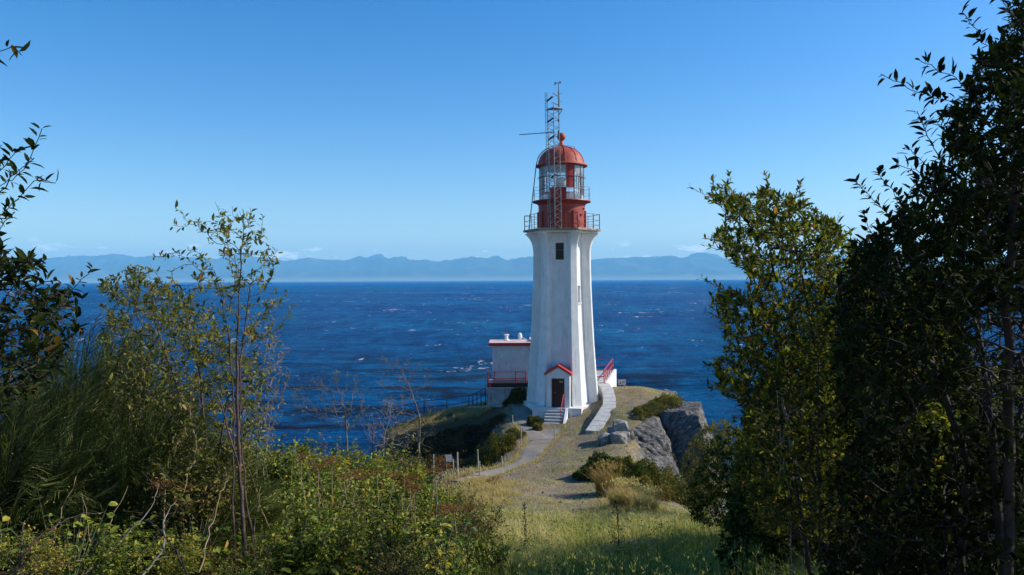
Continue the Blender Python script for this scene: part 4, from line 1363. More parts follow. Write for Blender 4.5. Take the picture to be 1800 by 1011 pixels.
# ------------------------------------------------------------------ vegetation builders
class Foliage:
    """Collects folded leaf blades; one mesh per crown."""
    def __init__(s):
        s.V, s.Q, s.T, s.h, s.n = [], [], [], [], 0
    def leaves(s, p, d, nrm, L, W, hue, fold=0.18, droop=0.15, simple=False):
        p, d = np.asarray(p, float), unit(np.asarray(d, float))
        n = len(p)
        if n == 0:
            return
        L, W = np.broadcast_to(L, n)[:, None], np.broadcast_to(W, n)[:, None]
        side = unit(np.cross(d, nrm))
        up = np.cross(side, d)
        hue = np.broadcast_to(hue, n)
        if simple:
            vs = [p, p + d * L * .45 + side * W * .5 + up * W * fold, p + d * L - up * L * droop, p + d * L * .45 - side * W * .5 + up * W * fold]
            V = np.stack(vs, 1).reshape(-1, 3)
            k = np.arange(n)[:, None] * 4 + s.n
            s.T.append(np.concatenate([k + np.array([0, 1, 2]), k + np.array([0, 2, 3])]))
            s.h.append(np.repeat(hue, 4))
            s.n += 4 * n
        else:
            def at(t, u, f):
                return p + d * L * t + side * W * u + up * (W * f - L * droop * t * t)
            vs = [at(0, 0, 0), at(.30, .46, fold), at(.30, 0, 0), at(.30, -.46, fold), at(.68, .40, fold), at(.68, 0, 0), at(.68, -.40, fold), at(1, 0, 0)]
            V = np.stack(vs, 1).reshape(-1, 3)
            k = np.arange(n)[:, None] * 8 + s.n
            s.T.append(np.concatenate([k + np.array(q) for q in ((0, 1, 2), (0, 2, 3), (4, 7, 5), (5, 7, 6))]))
            s.Q.append(np.concatenate([k + np.array(q) for q in ((1, 4, 5, 2), (2, 5, 6, 3))]))
            s.h.append(np.repeat(hue, 8))
            s.n += 8 * n
        s.V.append(V)
    def blades(s, p, tip, side, W, hue, bend=0.5):
        """Grass blades and fine rods: root, bent middle, tip."""
        p, tip = np.asarray(p, float), np.asarray(tip, float)
        n = len(p)
        W = np.broadcast_to(W, n)[:, None]
        hh = tip - p
        mid = p + hh * np.array([.5 - bend * .28, .5 - bend * .28, .5 + bend * .12])
        V = np.stack([p - side * W * .5, p + side * W * .5, mid + side * W * .42, mid - side * W * .42, tip], 1).reshape(-1, 3)
        k = np.arange(n)[:, None] * 5 + s.n
        s.Q.append(k + np.array([0, 1, 2, 3]))
        s.T.append(k + np.array([3, 2, 4]))
        s.h.append(np.repeat(np.broadcast_to(hue, n), 5))
        s.V.append(V)
        s.n += 5 * n
    def build(s, name, m, parent=None):
        if not s.V:
            return None
        return fast_mesh(name, np.concatenate(s.V), np.concatenate(s.Q) if s.Q else None, np.concatenate(s.T) if s.T else None, m, parent, np.concatenate(s.h))

def rods(p0, p1, r0, r1, n=4):
    """Tapered prisms between pairs of points."""
    p0, p1 = np.asarray(p0, float), np.asarray(p1, float)
    d = unit(p1 - p0)
    ref = np.where(np.abs(d[:, 2:3]) < 0.9, np.array([[0, 0, 1.0]]), np.array([[1.0, 0, 0]]))
    x = unit(np.cross(d, ref))
    y = np.cross(x, d)
    V = []
    for k in range(n):
        t = 2 * PI * k / n
        V.append(p0 + np.asarray(r0)[:, None] * (x * math.cos(t) + y * math.sin(t)))
    for k in range(n):
        t = 2 * PI * k / n
        V.append(p1 + np.asarray(r1)[:, None] * (x * math.cos(t) + y * math.sin(t)))
    V = np.stack(V, 1).reshape(-1, 3)
    b = np.arange(len(p0))[:, None] * 2 * n
    Q = np.concatenate([b + np.array([k, (k + 1) % n, n + (k + 1) % n, n + k]) for k in range(n)])
    return V, Q

def grow(stems, targets, seg=0.11, kz=0.5, bow=0.3, jit=0.004, tip_r=0.0016, pw=2.3, maxr=0.05, stem_r=0.0):
    """Branch skeleton: targets are joined one by one to the nearest node already grown."""
    pos, par, sr = [], [], []
    for si, st in enumerate(stems):
        s_r = stem_r[min(si, len(stem_r) - 1)] if hasattr(stem_r, '__len__') else stem_r
        st = np.array(st, float)
        L = np.linalg.norm(np.diff(st, axis=0), axis=1)
        t = np.concatenate([[0], np.cumsum(L)])
        m = max(2, int(t[-1] / seg))
        u = np.linspace(0, t[-1], m + 1)
        q = np.stack([np.interp(u, t, st[:, k]) for k in range(3)], -1)
        q[1:-1] += rng.normal(0, jit * 1.2, (m - 1, 3))
        for i in range(len(q)):
            par.append(-1 if i == 0 else len(pos) - 1)
            sr.append(s_r * (1 - .85 * i / (len(q) - 1)))
            pos.append(q[i])
    cap = len(pos) + int(len(targets) * 14) + 10
    A = np.zeros((cap, 3))
    A[:len(pos)] = pos
    n = len(pos)
    targets = np.array(targets, float).reshape(-1, 3)
    d0 = np.array([np.min(np.linalg.norm(A[:n] - t, axis=1)) for t in targets]) if len(targets) else np.zeros(0)
    for ti in np.argsort(d0):
        t = targets[ti]
        v = t - A[:n]
        d = np.linalg.norm(v, axis=1)
        cost = d + kz * np.maximum(0, -v[:, 2] + 0.05)
        i = int(np.argmin(cost))
        L = d[i]
        if L < 0.03:
            continue
        pd = unit(A[i] - A[par[i]]) if par[i] >= 0 else np.array([0, 0, 1.0])
        c = A[i] + (pd * .7 + np.array([0, 0, .3])) * L * bow + v[i] * .25
        m = min(12, max(2, int(L / seg + .5)))
        last = i
        for k in range(1, m + 1):
            u = k / m
            q = A[i] * (1 - u) ** 2 + c * 2 * u * (1 - u) + t * u * u
            if k < m:
                q = q + rng.normal(0, jit, 3)
            if n >= cap:
                break
            A[n] = q
            par.append(last)
            last = n
            n += 1
    A, par = A[:n], np.array(par)
    w = np.zeros(n)
    hc = np.zeros(n, bool)
    hc[par[par >= 0]] = True
    w[~hc] = tip_r ** pw
    for i in range(n - 1, -1, -1):
        w[i] += 0.015 * tip_r ** pw
        if par[i] >= 0:
            w[par[i]] += w[i]
    r = np.minimum(w ** (1 / pw), maxr)
    r[:len(sr)] = np.maximum(r[:len(sr)], np.array(sr))
    return A, par, r, ~hc

def leaf_out(fol, A, par, r, rmax, per_m, L, ratio=0.42, hue=(0.45, 0.22), up=0.35, spread=0.75, drop=None, jit=0.006, seed=0, simple=False):
    """Set leaves alternately along every twig thinner than rmax."""
    rs = np.random.default_rng(seed)
    i = np.where((par >= 0) & (r < rmax))[0]
    if drop is not None:
        i = i[~drop(A[i], rs)]
    a, b = A[par[i]], A[i]
    ln = np.linalg.norm(b - a, axis=1)
    cnt = rs.poisson(ln * per_m)
    k = np.repeat(np.arange(len(i)), cnt)
    n = len(k)
    u = rs.random((n, 1))
    p = a[k] * (1 - u) + b[k] * u
    ax = unit(b - a)[k]
    ph = np.arange(n) * 2.4 + rs.normal(0, .5, n)
    ref = unit(np.cross(ax, rs.normal(0, .25, (n, 3)) + np.array([0, 0, 1.0])))
    bi = np.cross(ax, ref)
    lat = ref * np.cos(ph)[:, None] + bi * np.sin(ph)[:, None]
    d = unit(ax * (1 - spread) + lat * spread + np.array([0, 0, up]) * rs.uniform(.2, 1.2, (n, 1)))
    nrm = unit(np.array([0, 0, 1.0]) + rs.normal(0, .55, (n, 3)) + ax * .3)
    Ls = L * np.clip(rs.normal(1, .25, n), .45, 1.6)
    fol.leaves(p + lat * np.asarray(r[i])[k][:, None] + rs.normal(0, jit, (n, 3)), d, nrm, Ls, Ls * ratio * rs.uniform(.8, 1.15, n), np.clip(rs.normal(hue[0], hue[1], n), 0, 1), droop=0.18, simple=simple)
    return n

def inside(poly, x, y):
    poly = np.array(poly, float)
    r = np.zeros(len(x), bool)
    j = len(poly) - 1
    for i in range(len(poly)):
        xi, yi, xj, yj = *poly[i], *poly[j]
        c = ((yi > y) != (yj > y)) & (x < (xj - xi) * (y - yi) / (yj - yi + 1e-9) + xi)
        r ^= c
        j = i
    return r

def fill(poly, Y0, Y1, n, seed, edge=0.0):
    """Random points of a crown: its outline, given real depth."""
    rs = np.random.default_rng(seed)
    poly = np.array(poly, float)
    out = []
    while len(out) < n:
        x = rs.uniform(poly[:, 0].min(), poly[:, 0].max(), 4 * n)
        y = rs.uniform(poly[:, 1].min(), poly[:, 1].max(), 4 * n)
        k = inside(poly, x, y)
        for a, b in zip(x[k], y[k]):
            out.append(P(a, b, rs.uniform(Y0, Y1)))
            if len(out) >= n:
                break
    return np.array(out)

def shoots(spec, Y):
    """Explicit long shoots: each a list of photo places, with its own depth."""
    out = []
    for s in spec:
        yy = s[0]
        pts = [P(a, b, yy) for a, b in s[1:]]
        for a, b in zip(pts[:-1], pts[1:]):
            for u in (0.0, 0.5):
                out.append(a * (1 - u) + b * u)
        out.append(pts[-1])
    return out

def plant(name, label, cat, stems, targets, bark, leafm, group=None, seg=.11, rmax=.004, per_m=40, L=.05, ratio=.42, hue=(.45, .22), up=.35, spread=.75,
          drop=None, tip_r=.0016, maxr=.05, seed=0, bow=.3, jit=.004, simple=False, stem_name='trunk', crown='crown', kz=.5, sides=5, stem_r=0.0):
    A, par, r, tip = grow(stems, targets, seg=seg, tip_r=tip_r, maxr=maxr, bow=bow, jit=jit, kz=kz, stem_r=stem_r)
    root = np.array(stems[0][0], float)
    t = thing(name, root, label, cat, group)
    i = np.where(par >= 0)[0]
    r0 = r[par[i]]
    r0 = np.minimum(r0, r[i] * 1.6)
    V, Q = rods(A[par[i]], A[i], r0, r[i], sides)
    fast_mesh(stem_name, V, Q, m=bark, parent=t, smooth=True)
    if leafm is not None:
        f = Foliage()
        leaf_out(f, A, par, r, rmax, per_m, L, ratio, hue, up, spread, drop, seed=seed, simple=simple)
        f.build(crown, leafm, t)
    return t

def gp(px, Y, dz=-0.05):
    x = (px - CX) / F * Y
    return np.array([x, Y, float(gz(x, Y)) + dz])

M['bark_mix'] = surf('brown_and_grey_twig', (0.035, 0.022, 0.017), (0.20, 0.165, 0.135), 3.0, 0.85)
# ------------------------------------------------------------------ trees and tall bushes framing the view
R1_poly = [(1850, -80), (1790, -20), (1765, 60), (1715, 110), (1690, 180), (1655, 200), (1660, 270), (1620, 310), (1585, 350), (1545, 400), (1498, 440), (1472, 520), (1455, 640), (1475, 760), (1560, 790), (1640, 700), (1700, 720), (1780, 800), (1990, 820), (1990, -80)]
def r1_drop(p, rs):
    px, py = CX + p[:, 0] / p[:, 1] * F, CY - p[:, 2] / p[:, 1] * F
    hole = (px > 1705) & (py > 545) & (py < 760)
    return (hole & (rs.random(len(p)) < .80)) | (rs.random(len(p)) < .06)
r1_sh = [(3.3, (1722, 192), (1640, 172), (1595, 155), (1548, 130)), (3.2, (1735, 140), (1680, 136), (1645, 122), (1610, 102)), (3.4, (1768, 105), (1735, 80), (1712, 48), (1692, 22)),
         (3.5, (1652, 280), (1630, 240), (1612, 195)), (3.4, (1660, 330), (1618, 305), (1575, 288)), (3.6, (1600, 420), (1570, 385), (1535, 352), (1502, 318)), (3.6, (1620, 400), (1575, 350), (1542, 298)),
         (3.3, (1800, 60), (1775, 20), (1752, -10)), (3.5, (1700, 215), (1660, 205), (1622, 207)), (3.7, (1560, 480), (1535, 430), (1518, 372)), (3.5, (1640, 300), (1605, 270), (1588, 262))]
s1 = gp(1765, 3.7)
stems = [[s1, P(1775, 760, 3.7), P(1768, 560, 3.6), P(1785, 340, 3.5), P(1800, 120, 3.5), P(1830, -60, 3.5)],
         [s1 + (.12, .1, 0), P(1740, 720, 3.8), P(1715, 560, 3.9), P(1680, 420, 3.8), P(1640, 330, 3.7)],
         [s1 + (-.15, .2, 0), P(1700, 800, 4.0), P(1640, 640, 4.0), P(1590, 500, 3.9), P(1560, 420, 3.8)]]
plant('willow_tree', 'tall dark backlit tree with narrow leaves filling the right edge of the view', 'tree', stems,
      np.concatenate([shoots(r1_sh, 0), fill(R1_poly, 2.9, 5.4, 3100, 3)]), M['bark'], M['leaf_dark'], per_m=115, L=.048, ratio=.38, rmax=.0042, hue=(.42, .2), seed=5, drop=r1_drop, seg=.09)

R2_poly = [(1232, 345), (1262, 325), (1300, 352), (1345, 322), (1375, 348), (1405, 335), (1440, 375), (1480, 395), (1510, 430), (1560, 440), (1640, 500), (1700, 700), (1680, 900), (1500, 960), (1340, 940), (1290, 850), (1300, 770), (1310, 720),
           (1262, 690), (1250, 640), (1285, 605), (1262, 560), (1245, 505), (1300, 510), (1335, 500), (1290, 462), (1255, 425), (1265, 398), (1290, 390), (1275, 360)]
r2_sh = [(5.9, (1300, 390), (1265, 362), (1240, 345), (1213, 328)), (5.8, (1275, 375), (1258, 340), (1251, 310)), (6.1, (1290, 370), (1285, 335), (1282, 306)), (6.0, (1345, 360), (1345, 308)), (6.2, (1405, 370), (1404, 320)),
         (6.0, (1300, 440), (1270, 425), (1241, 420)), (6.1, (1280, 445), (1240, 432)), (6.0, (1290, 520), (1255, 500), (1230, 488)), (6.2, (1300, 640), (1262, 640), (1234, 648)), (6.1, (1290, 690), (1255, 684), (1232, 672)),
         (6.1, (1475, 420), (1474, 378)), (6.4, (1290, 570), (1240, 548)), (6.3, (1497, 440), (1496, 402)), (6.5, (1290, 770), (1285, 735))]
s2 = gp(1470, 6.4)
stems = [[s2, P(1440, 860, 6.4), P(1400, 700, 6.3), P(1350, 560, 6.2), P(1310, 450, 6.1)], [s2 + (.1, 0, 0), P(1460, 820, 6.5), P(1440, 640, 6.4), P(1410, 480, 6.3), P(1390, 400, 6.2)],
         [s2 + (.25, .1, 0), P(1520, 800, 6.6), P(1530, 620, 6.6), P(1500, 480, 6.5)], [s2 + (-.15, -.05, 0), P(1400, 850, 6.2), P(1340, 740, 6.2), P(1300, 660, 6.1)], [s2 + (.4, .1, 0), P(1600, 800, 6.6), P(1620, 640, 6.6)]]
plant('willow_bush', 'sunlit yellow-green willow bush right of the lighthouse, dark at its heart', 'bush', stems,
      np.concatenate([shoots(r2_sh, 0), fill(R2_poly, 5.2, 8.2, 4600, 8)]), M['bark'], M['leaf_mid'], per_m=90, L=.050, ratio=.38, spread=.6, up=.5, rmax=.0042, hue=(.52, .24), seed=9, seg=.11)
R3_poly = [(1600, 450), (1650, 380), (1700, 320), (1770, 280), (1860, 270), (1880, 900), (1640, 940), (1590, 700)]  # hidden willow, added to keep the sun off the willow bush
s3b = gp(1730, 8.0)
plant('willow_tree', 'hidden willow added behind the tall dark tree to shade the willow bush', 'tree', [[s3b, P(1735, 760, 8.0), P(1720, 540, 8.0), P(1730, 330, 8.0)], [s3b + (.2, .1, 0), P(1800, 700, 8.2), P(1810, 400, 8.2)], [s3b + (-.2, .1, 0), P(1660, 760, 8.1), P(1640, 520, 8.1)]],
      fill(R3_poly, 6.6, 9.6, 2600, 44), M['bark'], M['leaf_dark'], per_m=62, L=.065, ratio=.42, rmax=.0055, hue=(.45, .22), seed=45, seg=.15, tip_r=.002, simple=True, sides=4,
      drop=lambda p, rs: (CX + p[:, 0] / p[:, 1] * F > 1690) & (CY - p[:, 2] / p[:, 1] * F > 545) & (CY - p[:, 2] / p[:, 1] * F < 745) & (rs.random(len(p)) < .85))
# slim bare-stemmed sapling in the shade in front of it
s3 = gp(1440, 5.0)
plant('sapling', 'slim upright sapling with a small leafy tuft in the shade of the right-hand bushes', 'sapling', [[s3, P(1440, 880, 5.0), P(1437, 740, 5.0), P(1438, 560, 5.0)]],
      np.concatenate([fill([(1425, 850), (1470, 850), (1475, 895), (1430, 900)], 4.9, 5.1, 12, 2), fill([(1400, 900), (1470, 905), (1450, 960), (1410, 960)], 4.9, 5.1, 8, 4), fill([(1410, 560), (1460, 560), (1450, 680)], 4.9, 5.2, 10, 3)]),
      M['bark'], M['leaf_mid'], per_m=55, L=.035, rmax=.004, hue=(.6, .2), seed=3, tip_r=.002)
s4 = gp(1400, 5.4)
plant('dead_shrub', 'leafless grey dead twigs tangled in the shade under the willow bush', 'shrub', [[s4, P(1385, 860, 5.4), P(1370, 760, 5.4), P(1366, 690, 5.4)]],
      fill([(1320, 690), (1420, 670), (1425, 720), (1395, 780), (1350, 830), (1325, 780)], 5.2, 5.6, 60, 6), M['twig_grey'], None, tip_r=.0012, kz=.5, bow=.03)

LOW = [('leafy_bush', 'hidden bush added behind the willow bush to shade the clearing', [(1300, 720), (1390, 610), (1560, 580), (1640, 700), (1620, 920), (1330, 960)], 10.5, 15.0, 2600, 1450, .06, (.35, .2), 'leaf_mid'),  # unseen bush, added so the near grass falls into shadow
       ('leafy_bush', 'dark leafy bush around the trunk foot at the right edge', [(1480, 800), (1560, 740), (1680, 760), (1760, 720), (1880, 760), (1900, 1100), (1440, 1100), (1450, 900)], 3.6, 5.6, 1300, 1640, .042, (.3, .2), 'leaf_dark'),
       ('leafy_bush', 'dark green bush spilling over the cliff edge behind the grass', [(1206, 862), (1235, 790), (1275, 752), (1330, 748), (1390, 735), (1470, 740), (1480, 900), (1300, 935), (1215, 915)], 16.5, 19.5, 2000, 1310, .055, (.42, .2), 'leaf_mid'),
       ('leafy_bush', 'bush right of the grassy clearing, its unseen crown raised to shade the grass', [(1262, 960), (1275, 870), (1300, 760), (1350, 620), (1500, 500), (1680, 500), (1740, 800), (1650, 1000), (1400, 1040), (1270, 1020)], 11.0, 18.5, 5200, 1400, .062, (.35, .2), 'leaf_mid'),  # upper crown is out of sight, built up to cast shadow on the grass
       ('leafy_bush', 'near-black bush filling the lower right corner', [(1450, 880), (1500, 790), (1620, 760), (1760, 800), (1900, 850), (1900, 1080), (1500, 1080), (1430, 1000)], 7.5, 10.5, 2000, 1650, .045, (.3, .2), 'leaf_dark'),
       ('leafy_bush', 'bright green bush catching the sun through the gap at the right', [(1560, 700), (1600, 600), (1680, 590), (1730, 640), (1790, 640), (1880, 700), (1880, 840), (1600, 860)], 11.0, 14.0, 1300, 1690, .06, (.62, .18), 'leaf_mid'),
       ('leafy_bush', 'sunlit olive bush on the slope above the dark cleft', [(1192, 835), (1210, 780), (1238, 745), (1275, 735), (1310, 760), (1330, 850), (1260, 890), (1200, 880)], 25.5, 28.5, 900, 1262, .06, (.6, .2), 'leaf_olive')]
for k, (nm, lab, poly, Y0, Y1, n, bx, L, hue, mk) in enumerate(LOW):
    Ym = (Y0 + Y1) / 2
    b = gp(bx, Ym)
    pc = np.array(poly, float).mean(0)
    stems = [[b + (rng.uniform(-.3, .3), rng.uniform(-.3, .3), 0), P(bx * .4 + (pc[0] + dx) * .6, pc[1] + 30, Ym + rng.uniform(-.6, .6)), P(pc[0] + dx * 1.5, pc[1] - 30, Ym + rng.uniform(-.8, .8))] for dx in (-60, -20, 20, 60)]
    plant(nm, lab, 'bush', stems, fill(poly, Y0, Y1, n, 20 + k), M['bark'], M[mk], per_m=58, L=L * 1.3, ratio=.5, rmax=.0065, hue=hue, seed=30 + k, seg=.2, tip_r=.002, simple=Y0 > 16, sides=4)

# left: a tree just outside the frame reaches in
L_poly = [(-90, 430), (10, 440), (50, 452), (85, 465), (100, 490), (130, 505), (160, 545), (150, 590), (110, 650), (30, 720), (-90, 760)]
l_sh = [(3.0, (-60, 380), (10, 330), (50, 285), (74, 226)), (3.0, (10, 330), (60, 318), (98, 322)), (2.9, (-40, 440), (5, 395), (25, 372)), (3.1, (-30, 350), (20, 310), (60, 278)), (2.8, (-60, 110), (0, 96), (38, 97)), (2.8, (-20, 100), (22, 80)),
        (3.0, (-30, 420), (0, 380), (30, 352)), (2.9, (-40, 330), (0, 300), (30, 262)), (3.3, (90, 560), (125, 510), (160, 472)), (3.2, (20, 480), (50, 455), (80, 462)), (3.0, (-50, 300), (-5, 290), (20, 300))]
s5 = gp(-180, 3.2)
stems = [[s5, P(-160, 800, 3.2), P(-120, 600, 3.2), P(-80, 400, 3.1), P(-70, 200, 3.0), P(-90, 60, 2.9)], [s5 + (.1, .1, 0), P(-100, 780, 3.4), P(-40, 640, 3.4), P(20, 560, 3.4)]]
plant('willow_tree', 'dark-leaved tree whose branch tips reach in from the left edge', 'tree', stems, np.concatenate([shoots(l_sh, 0), fill(L_poly, 2.9, 4.6, 330, 15), fill([(-200, 100), (-40, 120), (-30, 400), (-200, 420)], 2.7, 3.4, 60, 4)]),
      M['bark'], M['leaf_dark'], per_m=75, L=.048, ratio=.38, rmax=.0038, hue=(.5, .25), seed=12, seg=.09)

# sparse tall saplings left of centre
S_poly = [(318, 378), (360, 372), (440, 365), (470, 400), (478, 470), (500, 520), (480, 590), (440, 620), (360, 610), (300, 600), (240, 540), (262, 470), (330, 470), (360, 430)]
s_sh = [(6.0, (400, 470), (370, 420), (340, 395), (308, 366)), (6.0, (405, 450), (395, 400), (378, 355)), (6.0, (420, 440), (410, 380), (408, 362)), (6.1, (432, 450), (438, 400), (440, 368)), (6.0, (430, 480), (458, 420), (462, 378)),
        (6.0, (425, 500), (470, 470), (488, 438)), (6.1, (425, 540), (470, 500), (490, 460)), (6.0, (430, 590), (480, 545), (505, 512)), (6.0, (370, 470), (330, 440), (285, 448)), (6.0, (390, 430), (350, 400), (305, 396)),
        (6.1, (360, 480), (320, 450), (268, 452)), (6.0, (430, 610), (490, 580), (515, 538)), (6.1, (440, 520), (480, 470), (478, 450))]
s6 = gp(432, 6.0)
stems = [[s6, P(428, 940, 6.0), P(420, 800, 6.0), P(415, 650, 6.0), P(420, 520, 6.0), P(428, 400, 6.0)], [s6 + (-.1, .05, 0), P(408, 900, 6.1), P(412, 740, 6.1), P(404, 600, 6.1), P(378, 480, 6.05)],
         [s6 + (.05, .1, 0), P(424, 800, 6.2), P(422, 640, 6.1), P(440, 500, 6.1)], [s6 + (-.05, 0, .8), P(415, 800, 5.9), P(385, 700, 5.9), P(340, 600, 5.9)]]
plant('sapling', 'tall sparse sapling with reddish stems and yellowing leaves against the sea', 'sapling', stems, np.concatenate([shoots(s_sh, 0), fill(S_poly, 5.5, 6.7, 150, 31)]),
      M['bark_red'], M['leaf_sparse'], per_m=55, L=.044, ratio=.42, rmax=.0036, hue=(.5, .25), seed=14, tip_r=.0014, maxr=.022, seg=.1, stem_r=(.021, .011, .009, .009))
B_poly = [(172, 492), (215, 478), (250, 462), (300, 500), (345, 520), (405, 590), (470, 640), (470, 760), (400, 820), (300, 800), (200, 720), (165, 620), (180, 550)]
s7 = gp(330, 7.2)
stems = [[s7, P(335, 850, 7.2), P(320, 700, 7.2), P(270, 560, 7.2)], [s7 + (.2, 0, 0), P(365, 800, 7.3), P(350, 640, 7.3), P(320, 520, 7.3)], [s7 + (.1, .2, 0), P(380, 820, 7.0), P(400, 700, 7.0)]]
plant('leafy_shrub', 'dense yellow-green shrub between the broom and the tall sapling', 'shrub', stems, fill(B_poly, 6.4, 8.8, 1250, 17), M['bark_red'], M['leaf_sparse'], per_m=70, L=.042, ratio=.46, rmax=.004, hue=(.42, .25), seed=15, maxr=.025)
T_poly = [(430, 560), (470, 540), (500, 590), (515, 640), (500, 720), (480, 790), (430, 800), (415, 700)]
s8 = gp(450, 8.6)
stems = [[s8, P(450, 850, 8.6), P(455, 700, 8.6), P(470, 600, 8.6)], [s8 + (.2, 0, 0), P(462, 830, 8.7), P(480, 700, 8.7)], [s8 + (-.1, .1, 0), P(430, 800, 8.5), P(430, 660, 8.5)]]
plant('twiggy_shrub', 'grey twiggy shrub with few leaves behind the tall sapling', 'shrub', stems, fill(T_poly, 8.0, 9.5, 420, 18), M['twig_grey'], M['leaf_sparse'], per_m=14, L=.038, rmax=.003, hue=(.7, .25), seed=16, maxr=.016, tip_r=.0011, bow=.03, kz=.9)
BARE = [('bare shrub with a dark trunk and pale upper twigs in front of the shaded gully', 735, 26.0, [(736, 800), (738, 730), (715, 670), (700, 640)], [(660, 625), (720, 628), (765, 650), (775, 720), (760, 790), (700, 770), (660, 700)], 300, 4),
        ('thin bare shrub with a dark stem and a few green leaves on its left side', 612, 24.0, [(612, 810), (606, 720), (590, 670)], [(505, 690), (550, 655), (600, 645), (640, 660), (650, 730), (620, 760), (560, 745), (520, 720)], 260, 9),
        ('small silvery dead shrub between the two taller bare shrubs', 672, 23.0, [(672, 830), (676, 760), (690, 720)], [(630, 740), (670, 700), (705, 690), (735, 740), (730, 790), (660, 800)], 300, 1)]
for k, (lab, bx, Y, tr, poly, n, lm) in enumerate(BARE):
    b = gp(bx, Y)
    plant('bare_shrub', lab, 'shrub', [[b] + [P(a, c, Y) for a, c in tr]], fill(poly, Y - .9, Y + .9, n, 50 + k), M['twig_grey'] if k == 2 else M['bark_mix'], M['leaf_sparse'], per_m=lm, L=.07, rmax=.0055, hue=(.45, .2), seed=60 + k, tip_r=.0032, seg=.16, maxr=.05, jit=.010, kz=.9, bow=.03, stem_r=.06 if k < 2 else .03)

# broom bushes
M['broom_stem'] = surf('broom_stem', (0.035, 0.045, 0.015), (0.07, 0.08, 0.03), 9.0, 0.7)
def broom(px, Y, h, rad, n, lean, label, seed):
    rs = np.random.default_rng(seed)
    b = gp(px, Y)
    t = thing('broom_bush', b, label, 'bush', 'broom bushes at the left')
    f = Foliage()
    nb = n // 24
    az = rs.uniform(0, 2 * PI, nb)
    rr = rad * np.sqrt(rs.random(nb))
    bt = np.stack([b[0] + rr * np.cos(az) + lean * .5, Y + rr * np.sin(az), b[2] + h * (1 - .5 * (rr / rad) ** 2) * rs.uniform(.25, 1.0, nb)], -1)
    bb = b + (bt - b) * np.array([.45, .45, .55])
    V, Q = rods(np.repeat(b[None], nb, 0) + rs.normal(0, .07, (nb, 3)) * np.array([1, 1, 0]), bb, np.full(nb, .008), np.full(nb, .004), 4)
    V2, Q2 = rods(bb, bt, np.full(nb, .004), np.full(nb, .002), 4)
    fast_mesh('stem', np.concatenate([V, V2]), np.concatenate([Q, Q2 + len(V)]), m=M['broom_stem'], parent=t)
    k = np.repeat(np.arange(nb), 24)
    m = len(k)
    u = rs.random((m, 1)) ** .8
    p = bb[k] * (1 - u) + bt[k] * u
    cd = unit(unit(bt - bb) + rs.normal(0, .5, (nb, 3)) + np.array([.35 * np.sign(lean), -.1, .15]))
    dirv = unit(cd[k] + rs.normal(0, .13, (m, 3)))
    L = rs.uniform(.08, .27, (m, 1))
    tip = p + dirv * L
    side = unit(np.cross(dirv, rs.normal(0, 1, (m, 3))))
    ch = rs.normal(.45, .22, nb)
    hu = np.clip(ch[k] + rs.normal(0, .2, m), 0, 1)
    f.blades(p, tip, side, rs.uniform(.003, .0048, m), hu, bend=.15)
    f.blades(p, tip, unit(np.cross(dirv, side)), np.full(m, .0035), hu, bend=.15)
    q = rs.random(m) < .55
    f.leaves((p + dirv * L * rs.random((m, 1)))[q], dirv[q] + rs.normal(0, .5, (q.sum(), 3)), rs.normal(0, 1, (q.sum(), 3)), rs.uniform(.008, .018, q.sum()), rs.uniform(.004, .007, q.sum()), np.clip(hu[q] + .2, 0, 1), simple=True)
    f.build('foliage', M['broom'], t)
broom(95, 7.6, 2.45, 1.15, 34000, .7, 'largest broom bush with light green rods fanning to the upper right', 1)
broom(215, 7.0, 1.7, .85, 20000, .7, 'broom bush in front, below the yellow-green shrub', 2)
broom(320, 7.9, 1.3, .75, 13000, .6, 'smallest broom bush, right beside the yellow-green shrub stems', 3)
broom(190, 8.6, 2.6, .9, 22000, .5, 'tall dim broom bush filling the gap behind the yellow-green shrub', 5)
broom(-10, 6.6, 1.8, .9, 18000, .6, 'dark broom bush at the left edge under the overhanging branches', 4)

# ------------------------------------------------------------------ undergrowth on the left slope
def scatter(n, x0, x1, y0, y1, seed, keep=None):
    rs = np.random.default_rng(seed)
    x, y = rs.uniform(x0, x1, n), y0 + (y1 - y0) * rs.random(n)
    if keep is not None:
        k = keep(x, y, rs)
        x, y = x[k], y[k]
    return x, y, gz(x, y)
def ppx(x, y):
    return CX + x / y * F

